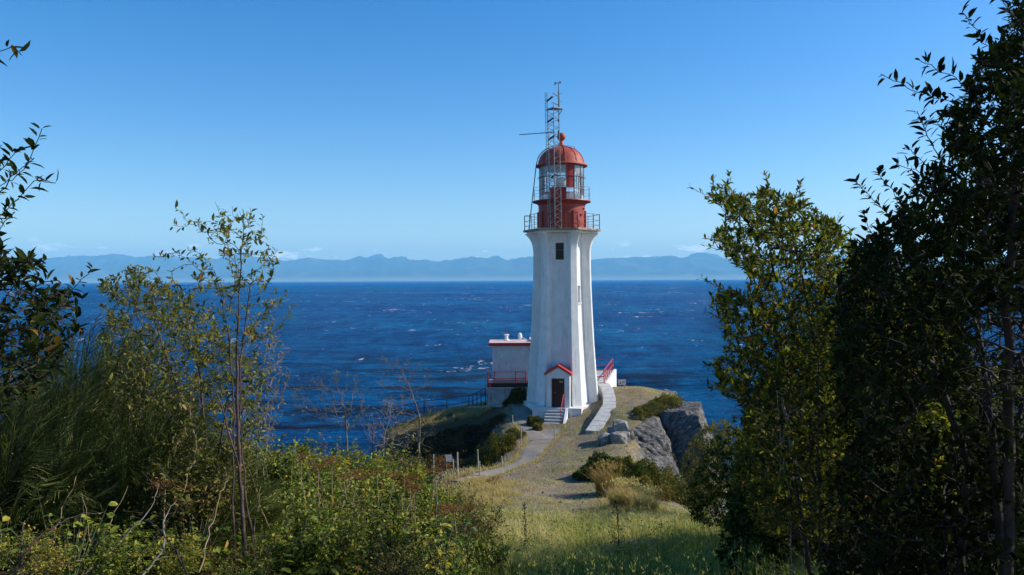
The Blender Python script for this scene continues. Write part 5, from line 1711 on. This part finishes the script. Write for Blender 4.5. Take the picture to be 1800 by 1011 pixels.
def make_shrub(name, label, h, w, n, L, ratio, hue, mat, seed, group, bark='bark_red'):
    rs = np.random.default_rng(seed)
    t = thing(name, (0, 0, 0), label, 'shrub', group)
    ns = 16
    az = rs.uniform(0, 2 * PI, ns)
    tip = np.stack([w * .8 * np.cos(az) * rs.uniform(.2, 1, ns), w * .8 * np.sin(az) * rs.uniform(.2, 1, ns), h * rs.uniform(.6, 1.0, ns)], -1)
    b0 = rs.normal(0, .05, (ns, 3)) * np.array([1, 1, 0])
    mid = b0 * .5 + tip * np.array([.35, .35, .6])
    tw = np.repeat(np.arange(ns), 7)
    u = rs.uniform(.1, 1, (len(tw), 1))
    q0 = mid[tw] * (1 - u) + tip[tw] * u
    q1 = q0 + (rs.normal(0, .17, (len(tw), 3)) + np.array([0, 0, .06])) * h
    V, Q = rods(np.concatenate([b0, mid, q0]), np.concatenate([mid, tip, q1]), np.concatenate([np.full(ns, .009), np.full(ns, .006), np.full(len(tw), .003)]), np.concatenate([np.full(ns, .006), np.full(ns, .003), np.full(len(tw), .0015)]), 4)
    fast_mesh('stem', V, Q, m=M[bark], parent=t)
    f = Foliage()
    k = rs.integers(0, len(tw), n)
    u = rs.random((n, 1))
    p = q0[k] * (1 - u) + q1[k] * u + rs.normal(0, .035, (n, 3)) * h
    d = unit(rs.normal(0, 1, (n, 3)) + np.array([0, 0, .2]))
    d[:, 2] *= .6
    nrm = unit(np.array([0, 0, 1.0]) + rs.normal(0, .5, (n, 3)))
    Ls = L * np.clip(rs.normal(1, .25, n), .5, 1.6)
    f.leaves(p, d, nrm, Ls, Ls * ratio, np.clip(rs.normal(hue[0], hue[1], n), 0, 1), droop=.2)
    f.build('foliage', M[mat], t)
    return t
GRP = 'bramble shrubs of the left slope'
PROTO = [make_shrub('bramble_shrub', 'leafy green bramble shrub in the tangle left of the path', 1.0, .75, 2700, .052, .6, (.38, .24), 'leaf_bramble', 1, GRP),
         make_shrub('bramble_shrub', 'yellowing bramble shrub in the tangle left of the path', .9, .7, 2000, .050, .58, (.62, .22), 'leaf_bramble', 2, GRP),
         make_shrub('bramble_shrub', 'olive fine-leaved shrub in the tangle left of the path', 1.1, .7, 2600, .038, .5, (.55, .25), 'leaf_olive', 3, GRP),
         make_shrub('bramble_shrub', 'thin rusty-tinged shrub in the tangle left of the path', 1.0, .65, 1200, .046, .55, (.78, .2), 'leaf_bramble', 4, GRP)]
spots = []
rs = np.random.default_rng(77)
while len(spots) < 150:
    y = rs.uniform(4.8, 25)
    px = rs.uniform(330 if y > 6.3 else -60, (860 - max(0, y - 19) * 14) if y > 6.3 else 480)
    if y < 10.0 and px > 700: continue
    if y > 12 and px > 870 - (y - 12) * 8: continue
    x = (px - CX) / F * y
    if all((x - a) ** 2 + (y - b) ** 2 > (.55 if y > 6.3 else .4) ** 2 for a, b in spots):
        spots.append((x, y))
used = [False] * 4
for k, (x, y) in enumerate(spots):
    kind = int(rs.choice(4, p=[.48, .26, .13, .13])) if y < 17 else int(rs.choice(4, p=[.36, .22, .28, .14]))
    z = float(gz(x, y)) - .05
    sc = rs.uniform(.65, 1.15) * (1.0 if y > 12 else .8 if y > 6.3 else .38) * (1.6 if y > 15 and ppx(x, y) < 720 else 1.0)
    if not used[kind]:
        PROTO[kind].location = (x, y, z)
        used[kind] = True
    else:
        copy_thing(PROTO[kind], (x, y, z), rs.uniform(0, 6.28), sc)

# ground layer of leaves between the shrubs
f = Foliage()
x, y, z = scatter(30000, -8, 1.0, 5.5, 25, 5, lambda x, y, r: (ppx(x, y) < 840 - np.maximum(0, y - 20) * 14) & (ppx(x, y) > -60) & (vnoise(x * 1.3, y * 1.3, 4) > .22))
n = len(x)
r_ = np.random.default_rng(8)
f.leaves(np.stack([x, y, z + .05 + r_.random(n) ** 1.5 * .35], -1), r_.normal(0, 1, (n, 3)) * np.array([1, 1, .4]), np.array([0, 0, 1.0]) + r_.normal(0, .4, (n, 3)), r_.uniform(.04, .10, n), r_.uniform(.025, .055, n), np.clip(r_.normal(.42, .25, n), 0, 1))
tag(f.build('undergrowth', M['leaf_bramble']), kind='stuff')

# broad pale leaves of a low plant at the bottom of the view
for k, (px, py_, Y, lab, hb) in enumerate([(690, 925, 9.6, 'broad-leaved plant with yellowing leaves at the bottom left of centre', .8), (775, 922, 10.4, 'bluish-green broad-leaved plant beside the grass edge', .1), (615, 965, 8.6, 'pale green broad-leaved plant behind the dark broken branch', .5),
        (500, 965, 8.2, 'broad-leaved plant between the sapling trunk and the dark branch', .45), (330, 972, 6.2, 'bright broad-leaved plant low down under the broom', .5), (745, 935, 9.9, 'golden broad-leaved plant right of the yellowing one', .95), (660, 985, 8.4, 'large-leaved green plant at the bottom edge right of the dark branch', .4),
        (560, 990, 8.0, 'low light green plant at the bottom edge left of the dark branch', .55), (120, 992, 5.2, 'yellow-green broad-leaved plant at the bottom left corner', .65), (450, 930, 8.8, 'yellow-leaved plant beside the sapling trunk', .85)]):
    r_ = np.random.default_rng(90 + k)
    b = gp(px, Y)
    top = P(px, py_, Y)[2]
    t = thing('broadleaf_plant', b, lab, 'plant', 'broad-leaved plants in the undergrowth')
    n = 40 if k in (4, 8) else 60
    ls_ = .6 if k in (4, 8) else 1.0
    az = r_.uniform(0, 6.28, n)
    hgt = max(.5, top - b[2])
    tp = b + np.stack([np.cos(az) * r_.uniform(.03, .42, n), np.sin(az) * r_.uniform(.03, .42, n), hgt * r_.uniform(.45, 1.08, n)], -1)
    V, Q = rods(np.repeat(b[None], n, 0), tp, np.full(n, .005), np.full(n, .003), 4)
    fast_mesh('stem', V, Q, m=M['broom_stem'], parent=t)
    f = Foliage()
    for s in (-.7, 0, .7):
        d = np.stack([np.cos(az + s), np.sin(az + s), r_.uniform(-.2, .35, n)], -1)
        f.leaves(tp, d, np.array([0, 0, 1.0]) + r_.normal(0, .65, (n, 3)), r_.uniform(.06, .115, n) * ls_ * (1.15 if s == 0 else .9), r_.uniform(.04, .07, n) * ls_, np.clip(r_.normal(hb, .18, n), 0, 1), droop=.3)
    f.build('foliage', M['leaf_broad'], t)

# dry umbel seed heads on stalks
UMB = [(583, 806, 11.5, .26), (627, 829, 11.0, .30), (662, 824, 12.5, .22), (692, 831, 13.0, .22), (720, 838, 11.5, .34), (727, 853, 11.0, .28), (771, 806, 14.0, .22), (766, 822, 13.5, .28), (787, 816, 15.0, .22),
       (781, 890, 10.8, .30), (798, 889, 11.2, .24), (823, 888, 12.0, .22), (869, 841, 24.0, .46), (290, 845, 6.2, .17), (330, 850, 6.5, .13), (604, 835, 12.0, .20), (560, 815, 12.2, .20), (530, 800, 13.0, .2)]
LABU = ['leftmost flat brown seed head above the shrubs', 'wide brown seed head on a bent stalk left of centre', 'small brown seed head just left of the bare dark-trunked shrub', 'brown seed head hanging under the bare dark-trunked shrub', 'widest rusty seed head facing the clearing',
        'rusty seed head just below the widest one', 'dark seed head in front of the grey information panel', 'dark seed head on a pale forked stalk near the stakes', 'small seed head left of the first tall stake', 'low brown seed head at the edge of the grass',
        'low brown seed head beside another at the grass edge', 'rightmost low seed head in the grass', 'round brown seed head on the straw beside the path', 'rust-coloured flower head below the broom', 'small rust-coloured flower head right of a larger one below the broom', 'narrow brown seed head behind the wide bent-stalk one', 'faded seed head in the dense green shrubs', 'small dark seed head low against the sea']
for k, (px, py_, Y, dia) in enumerate(UMB):
    r_ = np.random.default_rng(300 + k)
    top = P(px, py_, Y)
    b = gp(px + r_.uniform(-30, 10), Y)
    t = thing('dry_umbel', b, LABU[k], 'plant', 'dry umbel seed heads')
    fork = b * .3 + top * .7 + np.array([r_.uniform(-.05, .05), 0, 0])
    nr = 20
    az, rr = r_.uniform(0, 6.28, nr), np.sqrt(r_.random(nr)) * dia / 2
    hub = top - np.array([0, 0, dia * .42])
    rt = top + np.stack([rr * np.cos(az), rr * np.sin(az), -(rr / dia) ** 2 * dia * .9 + r_.normal(0, .008, nr)], -1)
    V, Q = rods(np.concatenate([[b], [fork]]), np.concatenate([[fork], [hub]]), np.array([.009, .007]), np.array([.007, .005]), 6)
    fast_mesh('stem', V, Q, m=M['dry_stem'], parent=t)
    V, Q = rods(np.repeat(hub[None], nr, 0), rt, np.full(nr, .0026), np.full(nr, .0018), 4)
    hd = fast_mesh('ray', V, Q, m=M['umbel'], parent=t)
    f = Foliage()
    m = 26
    kk = np.repeat(np.arange(nr), m)
    p = rt[kk] + r_.normal(0, 1, (nr * m, 3)) * np.array([.02, .02, .010]) * (dia / .25)
    f.leaves(p, r_.normal(0, 1, (nr * m, 3)) + np.array([0, 0, .5]), r_.normal(0, 1, (nr * m, 3)), r_.uniform(.008, .016, nr * m) * (dia / .25), r_.uniform(.006, .010, nr * m) * (dia / .25), np.clip(r_.normal(.5, .25, nr * m), 0, 1), simple=True)
    f.build('seed_head', M['flower_head'], t)

# dry canes, fallen branches
def cane(name, label, pts, r, m, cat='branch', group=None):
    """A dry stem or dead branch: knotty, tapering, with a few side twigs when it is thick."""
    pts = np.array(pts, float)
    t = np.linspace(0, len(pts) - 1, (len(pts) - 1) * 6 + 1)
    q = np.stack([np.interp(t, np.arange(len(pts)), pts[:, k]) for k in range(3)], -1)
    for _ in range(3):
        q[1:-1] = .25 * q[:-2] + .5 * q[1:-1] + .25 * q[2:]
    L = np.linalg.norm(pts[-1] - pts[0])
    q[1:-1] += rng.normal(0, .008 * L, (len(q) - 2, 3))
    mb = MB()
    mb.tube(list(q), [r * (1 - .75 * i / (len(q) - 1)) * rng.uniform(.85, 1.15) for i in range(len(q))], 6)
    if r > .0085:
        for _ in range(int(3 + 4 * L)):
            i = int(rng.integers(2, len(q) - 1))
            d = unit(q[i] - q[i - 1]) * .5 + rng.normal(0, .45, 3) + np.array([0, 0, .25])
            l = rng.uniform(.08, .28) * min(1, L)
            mb.tube([q[i], q[i] + d * l * .5 + rng.normal(0, .01, 3), q[i] + d * l], [r * .32, r * .22, r * .10], 4)
    tag(mb.build(name, m, smooth=True), label, cat, group)
cane('broken_branch', 'dark fallen branch slanting up through the undergrowth', [P(600, 1020, 8.2), P(615, 985, 8.4), P(632, 955, 8.6), P(652, 925, 8.9), P(668, 905, 9.1)], .022, M['bark'])
cane('dry_cane', 'pale dry cane slanting up from the lower left', [P(195, 1020, 6.4), P(240, 950, 6.5), P(262, 912, 6.6), P(300, 870, 6.7)], .012, M['dry_stem'], 'stalk', 'dry canes')
cane('dry_cane', 'thin dry cane rising from the flower head below the broom', [P(275, 950, 6.3), P(320, 880, 6.3), P(345, 800, 6.4), P(335, 720, 6.4), P(318, 690, 6.4)], .006, M['dry_stem'], 'stalk', 'dry canes')
cane('dry_cane', 'tall pale cane beside the sapling trunk', [P(455, 990, 8.2), P(490, 930, 8.2), P(510, 890, 8.3), P(525, 850, 8.3)], .007, M['dry_stem'], 'stalk', 'dry canes')
cane('dry_cane', 'straight reddish cane among the green shrubs', [P(556, 960, 10.0), P(558, 900, 10.0), P(565, 840, 10.1)], .010, M['dry_stem'], 'stalk', 'dry canes')
cane('dry_cane', 'bent tan cane under the wide seed head', [P(585, 950, 10.4), P(600, 900, 10.4), P(608, 860, 10.5), P(625, 832, 10.6)], .010, M['dry_stem'], 'stalk', 'dry canes')
cane('dry_cane', 'pale forked stalk standing near the stakes', [P(765, 930, 11.5), P(768, 880, 11.5), P(772, 835, 11.6), P(783, 823, 11.6)], .011, M['twig_grey'], 'stalk', 'dry canes')
cane('dry_cane', 'white curled twig lying on the shrubs', [P(719, 886, 10.9), P(727, 888, 10.9), P(733, 895, 11.0), P(742, 897, 11.0)], .008, M['twig_grey'], 'stalk', 'dry canes')
cane('dry_cane', 'pale slanting stalk in front of the two yellow plants', [P(700, 940, 10.6), P(712, 905, 10.6), P(728, 870, 10.8)], .009, M['dry_stem'], 'stalk', 'dry canes')
cane('broken_branch', 'gnarled brown branch under the broom', [P(230, 960, 6.3), P(262, 975, 6.3), P(290, 930, 6.4), P(285, 900, 6.4)], .014, M['bark_red'])
for k, (lab, m_, r_b, pts) in enumerate([('dead brown branch arching over the leaves at the lower left', 'bark_red', .016, [(20, 1010), (70, 940), (130, 905), (185, 900)]), ('forked dead stem leaning right below the broom', 'twig_grey', .012, [(150, 1010), (205, 960), (262, 900), (280, 850)]),
        ('crooked pale dead stem below the rust flower heads', 'twig_grey', .014, [(250, 1012), (292, 960), (285, 915), (310, 880)]), ('dark dead stem crossing behind the crooked pale one', 'bark', .013, [(330, 1010), (300, 950), (262, 915), (225, 905)]),
        ('thin tan dead stem left of the sapling trunk', 'dry_stem', .009, [(350, 1005), (372, 930), (385, 870), (402, 840)]), ('upright stub of a dead stem at the left edge', 'bark_red', .018, [(38, 1012), (36, 960), (44, 915)]),
        ('long thin dead stem lying low across the lower left', 'dry_stem', .008, [(60, 1000), (150, 985), (240, 990), (330, 975)])]):
    cane('broken_branch', lab, [P(a_, b_, 5.0 + .12 * i_) for i_, (a_, b_) in enumerate(pts)], r_b * .55, M[m_])
cane('broken_branch', 'pale branch end at the lower left corner', [P(-10, 960, 5.5), P(20, 985, 5.6), P(40, 1015, 5.6)], .010, M['twig_grey'])
cane('broken_branch', 'thin pale dead branch curving through the dark right-hand bushes', [P(1375, 700, 5.6), P(1390, 790, 5.6), P(1410, 850, 5.6), P(1428, 892, 5.6)], .010, M['twig_grey'])
cane('broken_branch', 'thin bleached twig lying in the shade at the right', [P(1530, 886, 6.8), P(1560, 892, 6.8), P(1595, 900, 6.8)], .006, M['twig_grey'])

rs = np.random.default_rng(555)
for k in range(46):
    Y = rs.uniform(7.0, 15.0)
    px = rs.uniform(420, 830) if k % 4 else rs.uniform(20, 420)
    if px < 420: Y = rs.uniform(5.2, 7.2)
    b = gp(px, Y)
    h = rs.uniform(.9, 1.7) if Y > 7.3 else rs.uniform(.6, 1.0)
    d = np.array([rs.normal(.12, .28), rs.normal(0, .2), 1.0]) * h
    side = np.array([rs.normal(0, .06), 0, 0]) * h
    cane('dry_cane', 'thin dry stalk poking out of the bramble tangle left of the path' if px > 420 else 'thin dry stalk in the tangle under the broom', [b, b + d * .5 + side, b + d], rs.uniform(.0035, .008), M['dry_stem'] if k % 3 else M['twig_grey'], 'stalk', 'dry stalks in the brambles')

# ------------------------------------------------------------------ shrubs of the headland
def mound(name, label, px, Y, rx, ry, h, n, L, hue, mat, seed, ratio=.5, group=None, lean=0.0):
    r_ = np.random.default_rng(seed)
    b = gp(px, Y, 0)
    t = thing(name, b, label, 'shrub', group)
    az = r_.uniform(0, 2 * PI, n)
    q = np.sqrt(r_.random(n))
    lump = 1 + .8 * fbm(np.cos(az) * 1.7 + seed, np.sin(az) * 1.7 + q * 2, seed, 3)
    X, Yy = b[0] + rx * q * np.cos(az) * lump, b[1] + ry * q * np.sin(az) * lump
    prof = np.sqrt(np.clip(1 - q ** 2, 0, 1)) ** .8
    hh = h * prof * (1.05 + 2.2 * fbm(X * 2.0, Yy * 2.0, seed + 3, 3)) * (1 + lean * q * np.cos(az))
    depth = r_.random(n) ** 1.9
    Z = gz(X, Yy) + np.maximum(.03, hh * (1 - .75 * depth)) + r_.normal(0, .02, n)
    p = np.stack([X, Yy, Z], -1)
    d = unit(np.stack([(X - b[0]) / rx, (Yy - b[1]) / ry, .6 + 0 * X], -1) + r_.normal(0, .7, (n, 3)))
    f = Foliage()
    Ls = L * np.clip(r_.normal(1, .3, n), .4, 1.8)
    patch = fbm(X * 1.1, Yy * 1.1, seed + 8, 3)
    f.leaves(p, d, unit(np.array([0, 0, 1.0]) + r_.normal(0, .6, (n, 3))), Ls, Ls * ratio, np.clip(r_.normal(hue[0], hue[1], n) + patch * .7, 0, 1), simple=True)
    f.build('foliage', M[mat], t)
    k = r_.integers(0, n, 40)
    V, Q = rods(np.repeat(b[None], 40, 0) + r_.normal(0, .1, (40, 3)) * np.array([1, 1, 0]) - np.array([0, 0, .1]), p[k], np.full(40, .015), np.full(40, .004), 4)
    fast_mesh('stem', V, Q, m=M['bark'], parent=t)
    return t
mound('juniper_shrub', 'dark green juniper shrub at the left end of the thicket above the slab rocks', 1058, 37.2, 1.35, 1.1, .72, 14000, .12, (.42, .25), 'leaf_juniper', 1, .35)
mound('low_shrub', 'olive-green shrub in the middle of the thicket below the boulders', 1112, 36.8, 1.6, 1.2, .68, 14000, .10, (.5, .25), 'leaf_olive', 2)
mound('low_shrub', 'yellow-green shrub sloping down at the right end of the thicket', 1165, 36.0, 1.5, 1.2, .75, 12000, .095, (.62, .22), 'leaf_olive', 3)
mound('low_shrub', 'reddish-brown low shrub in front of the thicket', 1128, 33.6, 1.3, .9, .7, 8000, .09, (.75, .22), 'leaf_olive', 4)
mound('low_shrub', 'round bush with a sunlit top beside the shaded gully', 845, 45.6, 1.25, 1.2, 1.25, 12000, .09, (.42, .22), 'leaf_olive', 5)
mound('low_shrub', 'dark scrub added to deepen the shade in the hollow behind the information panel', 775, 49.0, 2.4, 2.0, .8, 9000, .10, (.3, .2), 'leaf_brown', 17)  # dark scrub put where the hollow only lies in shade
mound('low_shrub', 'dark brown scrub added to deepen the slope shade under the ridge crest', 800, 53.5, 3.2, 2.2, .45, 14000, .12, (.4, .25), 'leaf_brown', 18)  # brown scrub added to darken the slope in the tower shadow
mound('low_shrub', 'pale tufted bush between the round bush and the path', 888, 46.2, .75, .9, .55, 6000, .08, (.75, .2), 'leaf_olive', 6)
mound('low_shrub', 'small green tuft at the path fork', 903, 48.8, .7, .6, .42, 4000, .08, (.62, .2), 'leaf_olive', 7)
mound('low_shrub', 'dark climbing shrub against the concrete deck wall', 905, 57.0, .95, .5, 1.0, 5000, .09, (.35, .25), 'leaf_olive', 8)
mound('low_shrub', 'yellow-green cushion plant on top of the cliff beside the slab', 1148, 49.6, 1.35, 1.2, .5, 8000, .08, (.62, .2), 'leaf_olive', 9)
mound('low_shrub', 'green cushion plant above the dark cleft', 1190, 51.8, 1.9, 1.5, .6, 11000, .085, (.58, .2), 'leaf_olive', 10)
mound('low_shrub', 'trailing green plants down the outer cliff edge', 1226, 49.6, .8, 2.2, .9, 7000, .085, (.55, .2), 'leaf_olive', 11)
mound('low_shrub', 'small shrub beside the white parapet of the right deck', 1070, 56.6, .35, .35, .45, 1500, .08, (.55, .2), 'leaf_olive', 12)
mound('low_shrub', 'dark weeds in the shade left of the steps', 938, 51.3, .5, .6, .5, 3000, .08, (.3, .2), 'leaf_olive', 13)
mound('low_shrub', 'dry pale tuft at the foot of the steps', 944, 50.2, .3, .3, .32, 1600, .08, (.85, .15), 'leaf_olive', 14)
mound('low_shrub', 'spiky green plant in the front of the thicket', 1120, 34.2, .45, .4, .8, 3000, .14, (.5, .2), 'leaf_juniper', 15, .15)
mound('low_shrub', 'olive shrub running down from the thicket to the cleft', 1200, 34.5, 1.4, 1.3, .9, 11000, .085, (.55, .22), 'leaf_olive', 16)

# ------------------------------------------------------------------ grass
def grass(x, y, h, w, hue, seed, lean=.35, name=None, mat='grass'):
    r_ = np.random.default_rng(seed)
    n = len(x)
    z = gz(x, y) - .01
    p = np.stack([x, y, z], -1)
    az = r_.uniform(0, 6.28, n)
    l = r_.normal(lean, lean * .5, n) * h
    tip = p + np.stack([np.cos(az) * l - .12 * h, np.sin(az) * l, h * r_.uniform(.75, 1.1, n)], -1)
    side = np.stack([-np.sin(az), np.cos(az), 0 * az], -1)
    f = Foliage()
    f.blades(p, tip, side, w, hue, bend=.9)
    return f
def on_path(x, y):
    q = np.array([(2.45, 50.4, .75), (1.9, 48.3, .8), (1.35, 45.5, .75), (.7, 43, .65), (-.3, 40.4, .55), (-1.5, 38.2, .5), (-3, 36.3, .45), (1.15, 50, .65), (.75, 52.5, .6), (.6, 55.5, .55)])
    yy = np.concatenate([np.linspace(36.3, 50.4, 60)])
    xs = np.interp(y, [36.3, 38.2, 40.4, 43, 45.5, 48.3, 50.4], [-3, -1.5, -.3, .7, 1.35, 1.9, 2.45])
    w = np.interp(y, [36.3, 43, 50.4], [.42, .6, .78])
    a = (np.abs(x - xs) < w) & (y > 36) & (y < 50.5)
    xs2 = np.interp(y, [47.6, 50, 52.5, 55.5, 57], [1.6, 1.15, .75, .6, .5])
    return a | ((np.abs(x - xs2) < .58) & (y > 47.6) & (y < 57))
# tall grass of the foreground bank
def keep_fg(x, y, r):
    px = ppx(x, y)
    left = np.interp(y, [5, 10, 14, 19, 24, 30], [640, 760, 800, 800, 790, 780])
    dens = np.interp(y, [5, 22, 26.5, 30], [1, 1, .75, .05])
    clump = .35 + 1.1 * vnoise(x * 1.1, y * 1.1, 40)
    return (px > left - 60 * r.random(len(x))) & (px < 1500) & (r.random(len(x)) < dens * clump)
xt, yt, zt_ = scatter(21000, -4, 9, 6, 29, 51, keep_fg)
r_ = np.random.default_rng(52)
nb_ = 11
k = np.repeat(np.arange(len(xt)), nb_)
m = len(k)
tuft_h = np.interp(yt, [6, 14, 20, 26, 29], [.30, .36, .34, .24, .12]) * r_.uniform(.45, 1.35, len(xt)) * (.45 + 1.1 * vnoise(xt * 1.3, yt * 1.3, 44))
dry = fbm(xt * .45, yt * .45, 61, 3) * .8 + np.interp(yt, [8, 14, 18, 27], [-.2, -.12, .06, .18])
tuft_hue = .55 + dry * 1.3 + r_.normal(0, .16, len(xt))
az = r_.uniform(0, 6.28, m)
q = np.abs(r_.normal(0, .05, m))
x, y = xt[k] + q * np.cos(az), yt[k] + q * np.sin(az)
h = tuft_h[k] * r_.uniform(.5, 1.15, m)
taz = (r_.uniform(0, 6.28, len(xt)))[k]
p = np.stack([x, y, gz(x, y) - .01], -1)
ln = r_.uniform(.25, .95, m) * h
tip = p + np.stack([np.cos(az) * ln + np.cos(taz) * h * .30, np.sin(az) * ln + np.sin(taz) * h * .30, h * r_.uniform(.55, 1.05, m)], -1)
f = Foliage()
f.blades(p, tip, np.stack([-np.sin(az), np.cos(az), 0 * az], -1), r_.uniform(.005, .011, m), np.clip(tuft_hue[k] + r_.normal(0, .13, m) + (r_.random(m) < .10) * .4, 0, 1), bend=.9)
xs, ys, zs_ = scatter(4200, -4, 9, 7, 28, 57, keep_fg)
n_ = len(xs)
hs = r_.uniform(.40, .80, n_) * np.interp(ys, [7, 18, 28], [.8, 1, .6])
ps = np.stack([xs, ys, zs_], -1)
ts = ps + np.stack([r_.normal(-.05, .16, n_), r_.normal(0, .12, n_), np.ones(n_)], -1) * hs[:, None]
f.blades(ps, ts, np.tile(np.array([[1.0, 0, 0]]), (n_, 1)), r_.uniform(.004, .007, n_), np.clip(r_.normal(.82, .14, n_), 0, 1), bend=.5)
for rep_ in range(4):
    f.leaves(ts + r_.normal(0, .018, (n_, 3)), r_.normal(0, .45, (n_, 3)) + np.array([0, 0, 1.0]), r_.normal(0, 1, (n_, 3)), .045, .011, np.clip(r_.normal(.72, .14, n_), 0, 1), simple=True)
xs, ys, zs_ = scatter(260, -4, 7, 8, 26, 58, keep_fg)
for a_, b_, c2 in zip(xs, ys, zs_):
    n_ = 34
    pw_ = np.stack([a_ + r_.normal(0, .12, n_), b_ + r_.normal(0, .12, n_), c2 + r_.uniform(.05, .42, n_)], -1)
    f.leaves(pw_, r_.normal(0, 1, (n_, 3)), np.array([0, 0, 1.0]) + r_.normal(0, .6, (n_, 3)), r_.uniform(.04, .09, n_), r_.uniform(.02, .04, n_), np.clip(r_.normal(.10, .1, n_), 0, 1), simple=True)
tag(f.build('tall_grass', M['grass']), kind='stuff')
# short turf of the headland
def keep_hl(x, y, r):
    z0 = gz(x, y)
    sl = np.abs(gz(x + .4, y) - z0) + np.abs(gz(x, y + .4) - z0)
    d = .03 + 1.5 * np.clip(fbm(x * .7, y * .7, 71, 4) + .12, 0, 1)
    tower = (x - 3.57) ** 2 + (y - 56) ** 2 < 2.9 ** 2
    return ~on_path(x, y) & (sl < .55) & (z0 > -12.5) & (r.random(len(x)) < d) & ~tower & (np.abs(x) < 14) & ((x > -1.2) | (y < 43))
x, y, z = scatter(250000, -10, 13, 27, 64, 72, keep_hl)
hue = np.clip(.72 + fbm(x * .4, y * .4, 81, 3) * .75 + r_.normal(0, .14, len(x)) + .2 * (x < -2) , 0, 1)
h = r_.uniform(.03, .09, len(x)) * (1 + 1.1 * np.clip(fbm(x * .8, y * .8, 83, 3) + .05, 0, 1) * 2) * (1 + .9 * (x < -1.5))
tag(grass(x, y, h, r_.uniform(.012, .02, len(x)), hue, 84, .5).build('short_grass', M['grass']), kind='stuff')
# straw-coloured patches by the end of the path and in front of the thicket
def keep_st(x, y, r):
    px = ppx(x, y)
    e_ = vnoise(x * 1.2, y * 1.2, 91) + .25 * r.normal(0, 1, len(x))
    a = ((px - 840) / 75) ** 2 + ((y - 33) / 4.2) ** 2 + 1.3 * e_ < 1.35
    b = ((px - 1105) / 75) ** 2 + ((y - 28.5) / 3.4) ** 2 + 1.3 * e_ < 1.25
    c = (x < -1.2) & (y > 56.6) & (vnoise(x * 1.5, y * 1.5, 95) > .3)
    d = (on_path(x + .28, y) | on_path(x - .28, y)) & (r.random(len(x)) < .55) & (y < 52)
    return (a | b | c | d) & ~on_path(x, y) & (gz(x, y) > -11.6)
x1, y1, z1 = scatter(90000, -4, 7, 25, 38, 93, keep_st)
x2, y2, z2 = scatter(26000, -10, -1, 56, 61.5, 94, keep_st)
x3, y3, z3 = scatter(90000, -3, 4, 36, 52, 96, keep_st)
x, y = np.concatenate([x1, x2, x3]), np.concatenate([y1, y2, y3])
tag(grass(x, y, r_.uniform(.08, .30, len(x)), r_.uniform(.009, .014, len(x)), np.clip(r_.normal(.7, .2, len(x)), 0, 1), 94, .4).build('straw_grass', M['dry_grass']), kind='stuff')
for k, (px, Y, h, rad, n, lab, hm) in enumerate([(1068, 32.6, 1.15, .5, 1500, 'tall orange-brown dry grass clump in front of the juniper', .3), (1098, 28.6, .9, .55, 1500, 'golden dry grass clump at the edge of the bank', .75), (1135, 27.2, .8, .4, 900, 'pale dry grass clump right of the golden one', .9)]):
    b = gp(px, Y)
    t = thing('dry_grass_clump', b, lab, 'grass clump', 'dry grass clumps')
    a, q = r_.uniform(0, 6.28, n), np.sqrt(r_.random(n)) * rad
    x, y = b[0] + q * np.cos(a), b[1] + q * np.sin(a)
    f = grass(x, y, h * r_.uniform(.45, 1.05, n), r_.uniform(.012, .018, n), np.clip(r_.normal(hm, .15, n), 0, 1), 100 + k, .5)
    f.build('blade_tuft', M['dry_grass'], t)
    m = 90
    i = r_.integers(0, n, m)
    tip = np.stack([x[i] + r_.normal(0, .15, m), y[i] + r_.normal(0, .1, m), gz(x[i], y[i]) + h * r_.uniform(.9, 1.15, m)], -1)
    f2 = Foliage()
    for s in range(5):
        f2.leaves(tip + r_.normal(0, .025, (m, 3)), r_.normal(0, .4, (m, 3)) + np.array([0, 0, 1.0]), r_.normal(0, 1, (m, 3)), .09, .03, np.clip(r_.normal(hm + .15, .15, m), 0, 1), simple=True)
    f2.build('seed_plume', M['dry_grass'], t)
# dark dock stalks in the grass
for k, (px, y0, y1, Y, lab) in enumerate([(921, 888, 945, 17.5, 'dark thin dock stalk standing in the bright grass'), (1083, 880, 950, 17.0, 'dark branching weed stalk at the shadow edge of the grass')]):
    top, b = P(px, y0, Y), gp(px + 2, Y)
    t = thing('dock_stalk', b, lab, 'plant')
    mb = MB()
    mb.tube([b, b * .4 + top * .6 + np.array([.02, 0, 0]), top], [.012, .009, .005], 6)
    mb.build('stem', M['bark'], t)
    f = Foliage()
    n = 160 if k else 90
    u = r_.random((n, 1)) ** (.8 if k else 1.6) * .9
    p = top * (1 - u) + b * u + r_.normal(0, .01 + .10 * u * (1.6 if k else .6), (n, 3))
    f.leaves(p, r_.normal(0, 1, (n, 3)) + np.array([0, 0, .8]), r_.normal(0, 1, (n, 3)), r_.uniform(.03, .09, n), r_.uniform(.012, .03, n), np.clip(r_.normal(.15, .15, n), 0, 1), simple=True)
    f.build('foliage', M['leaf_dark'], t)
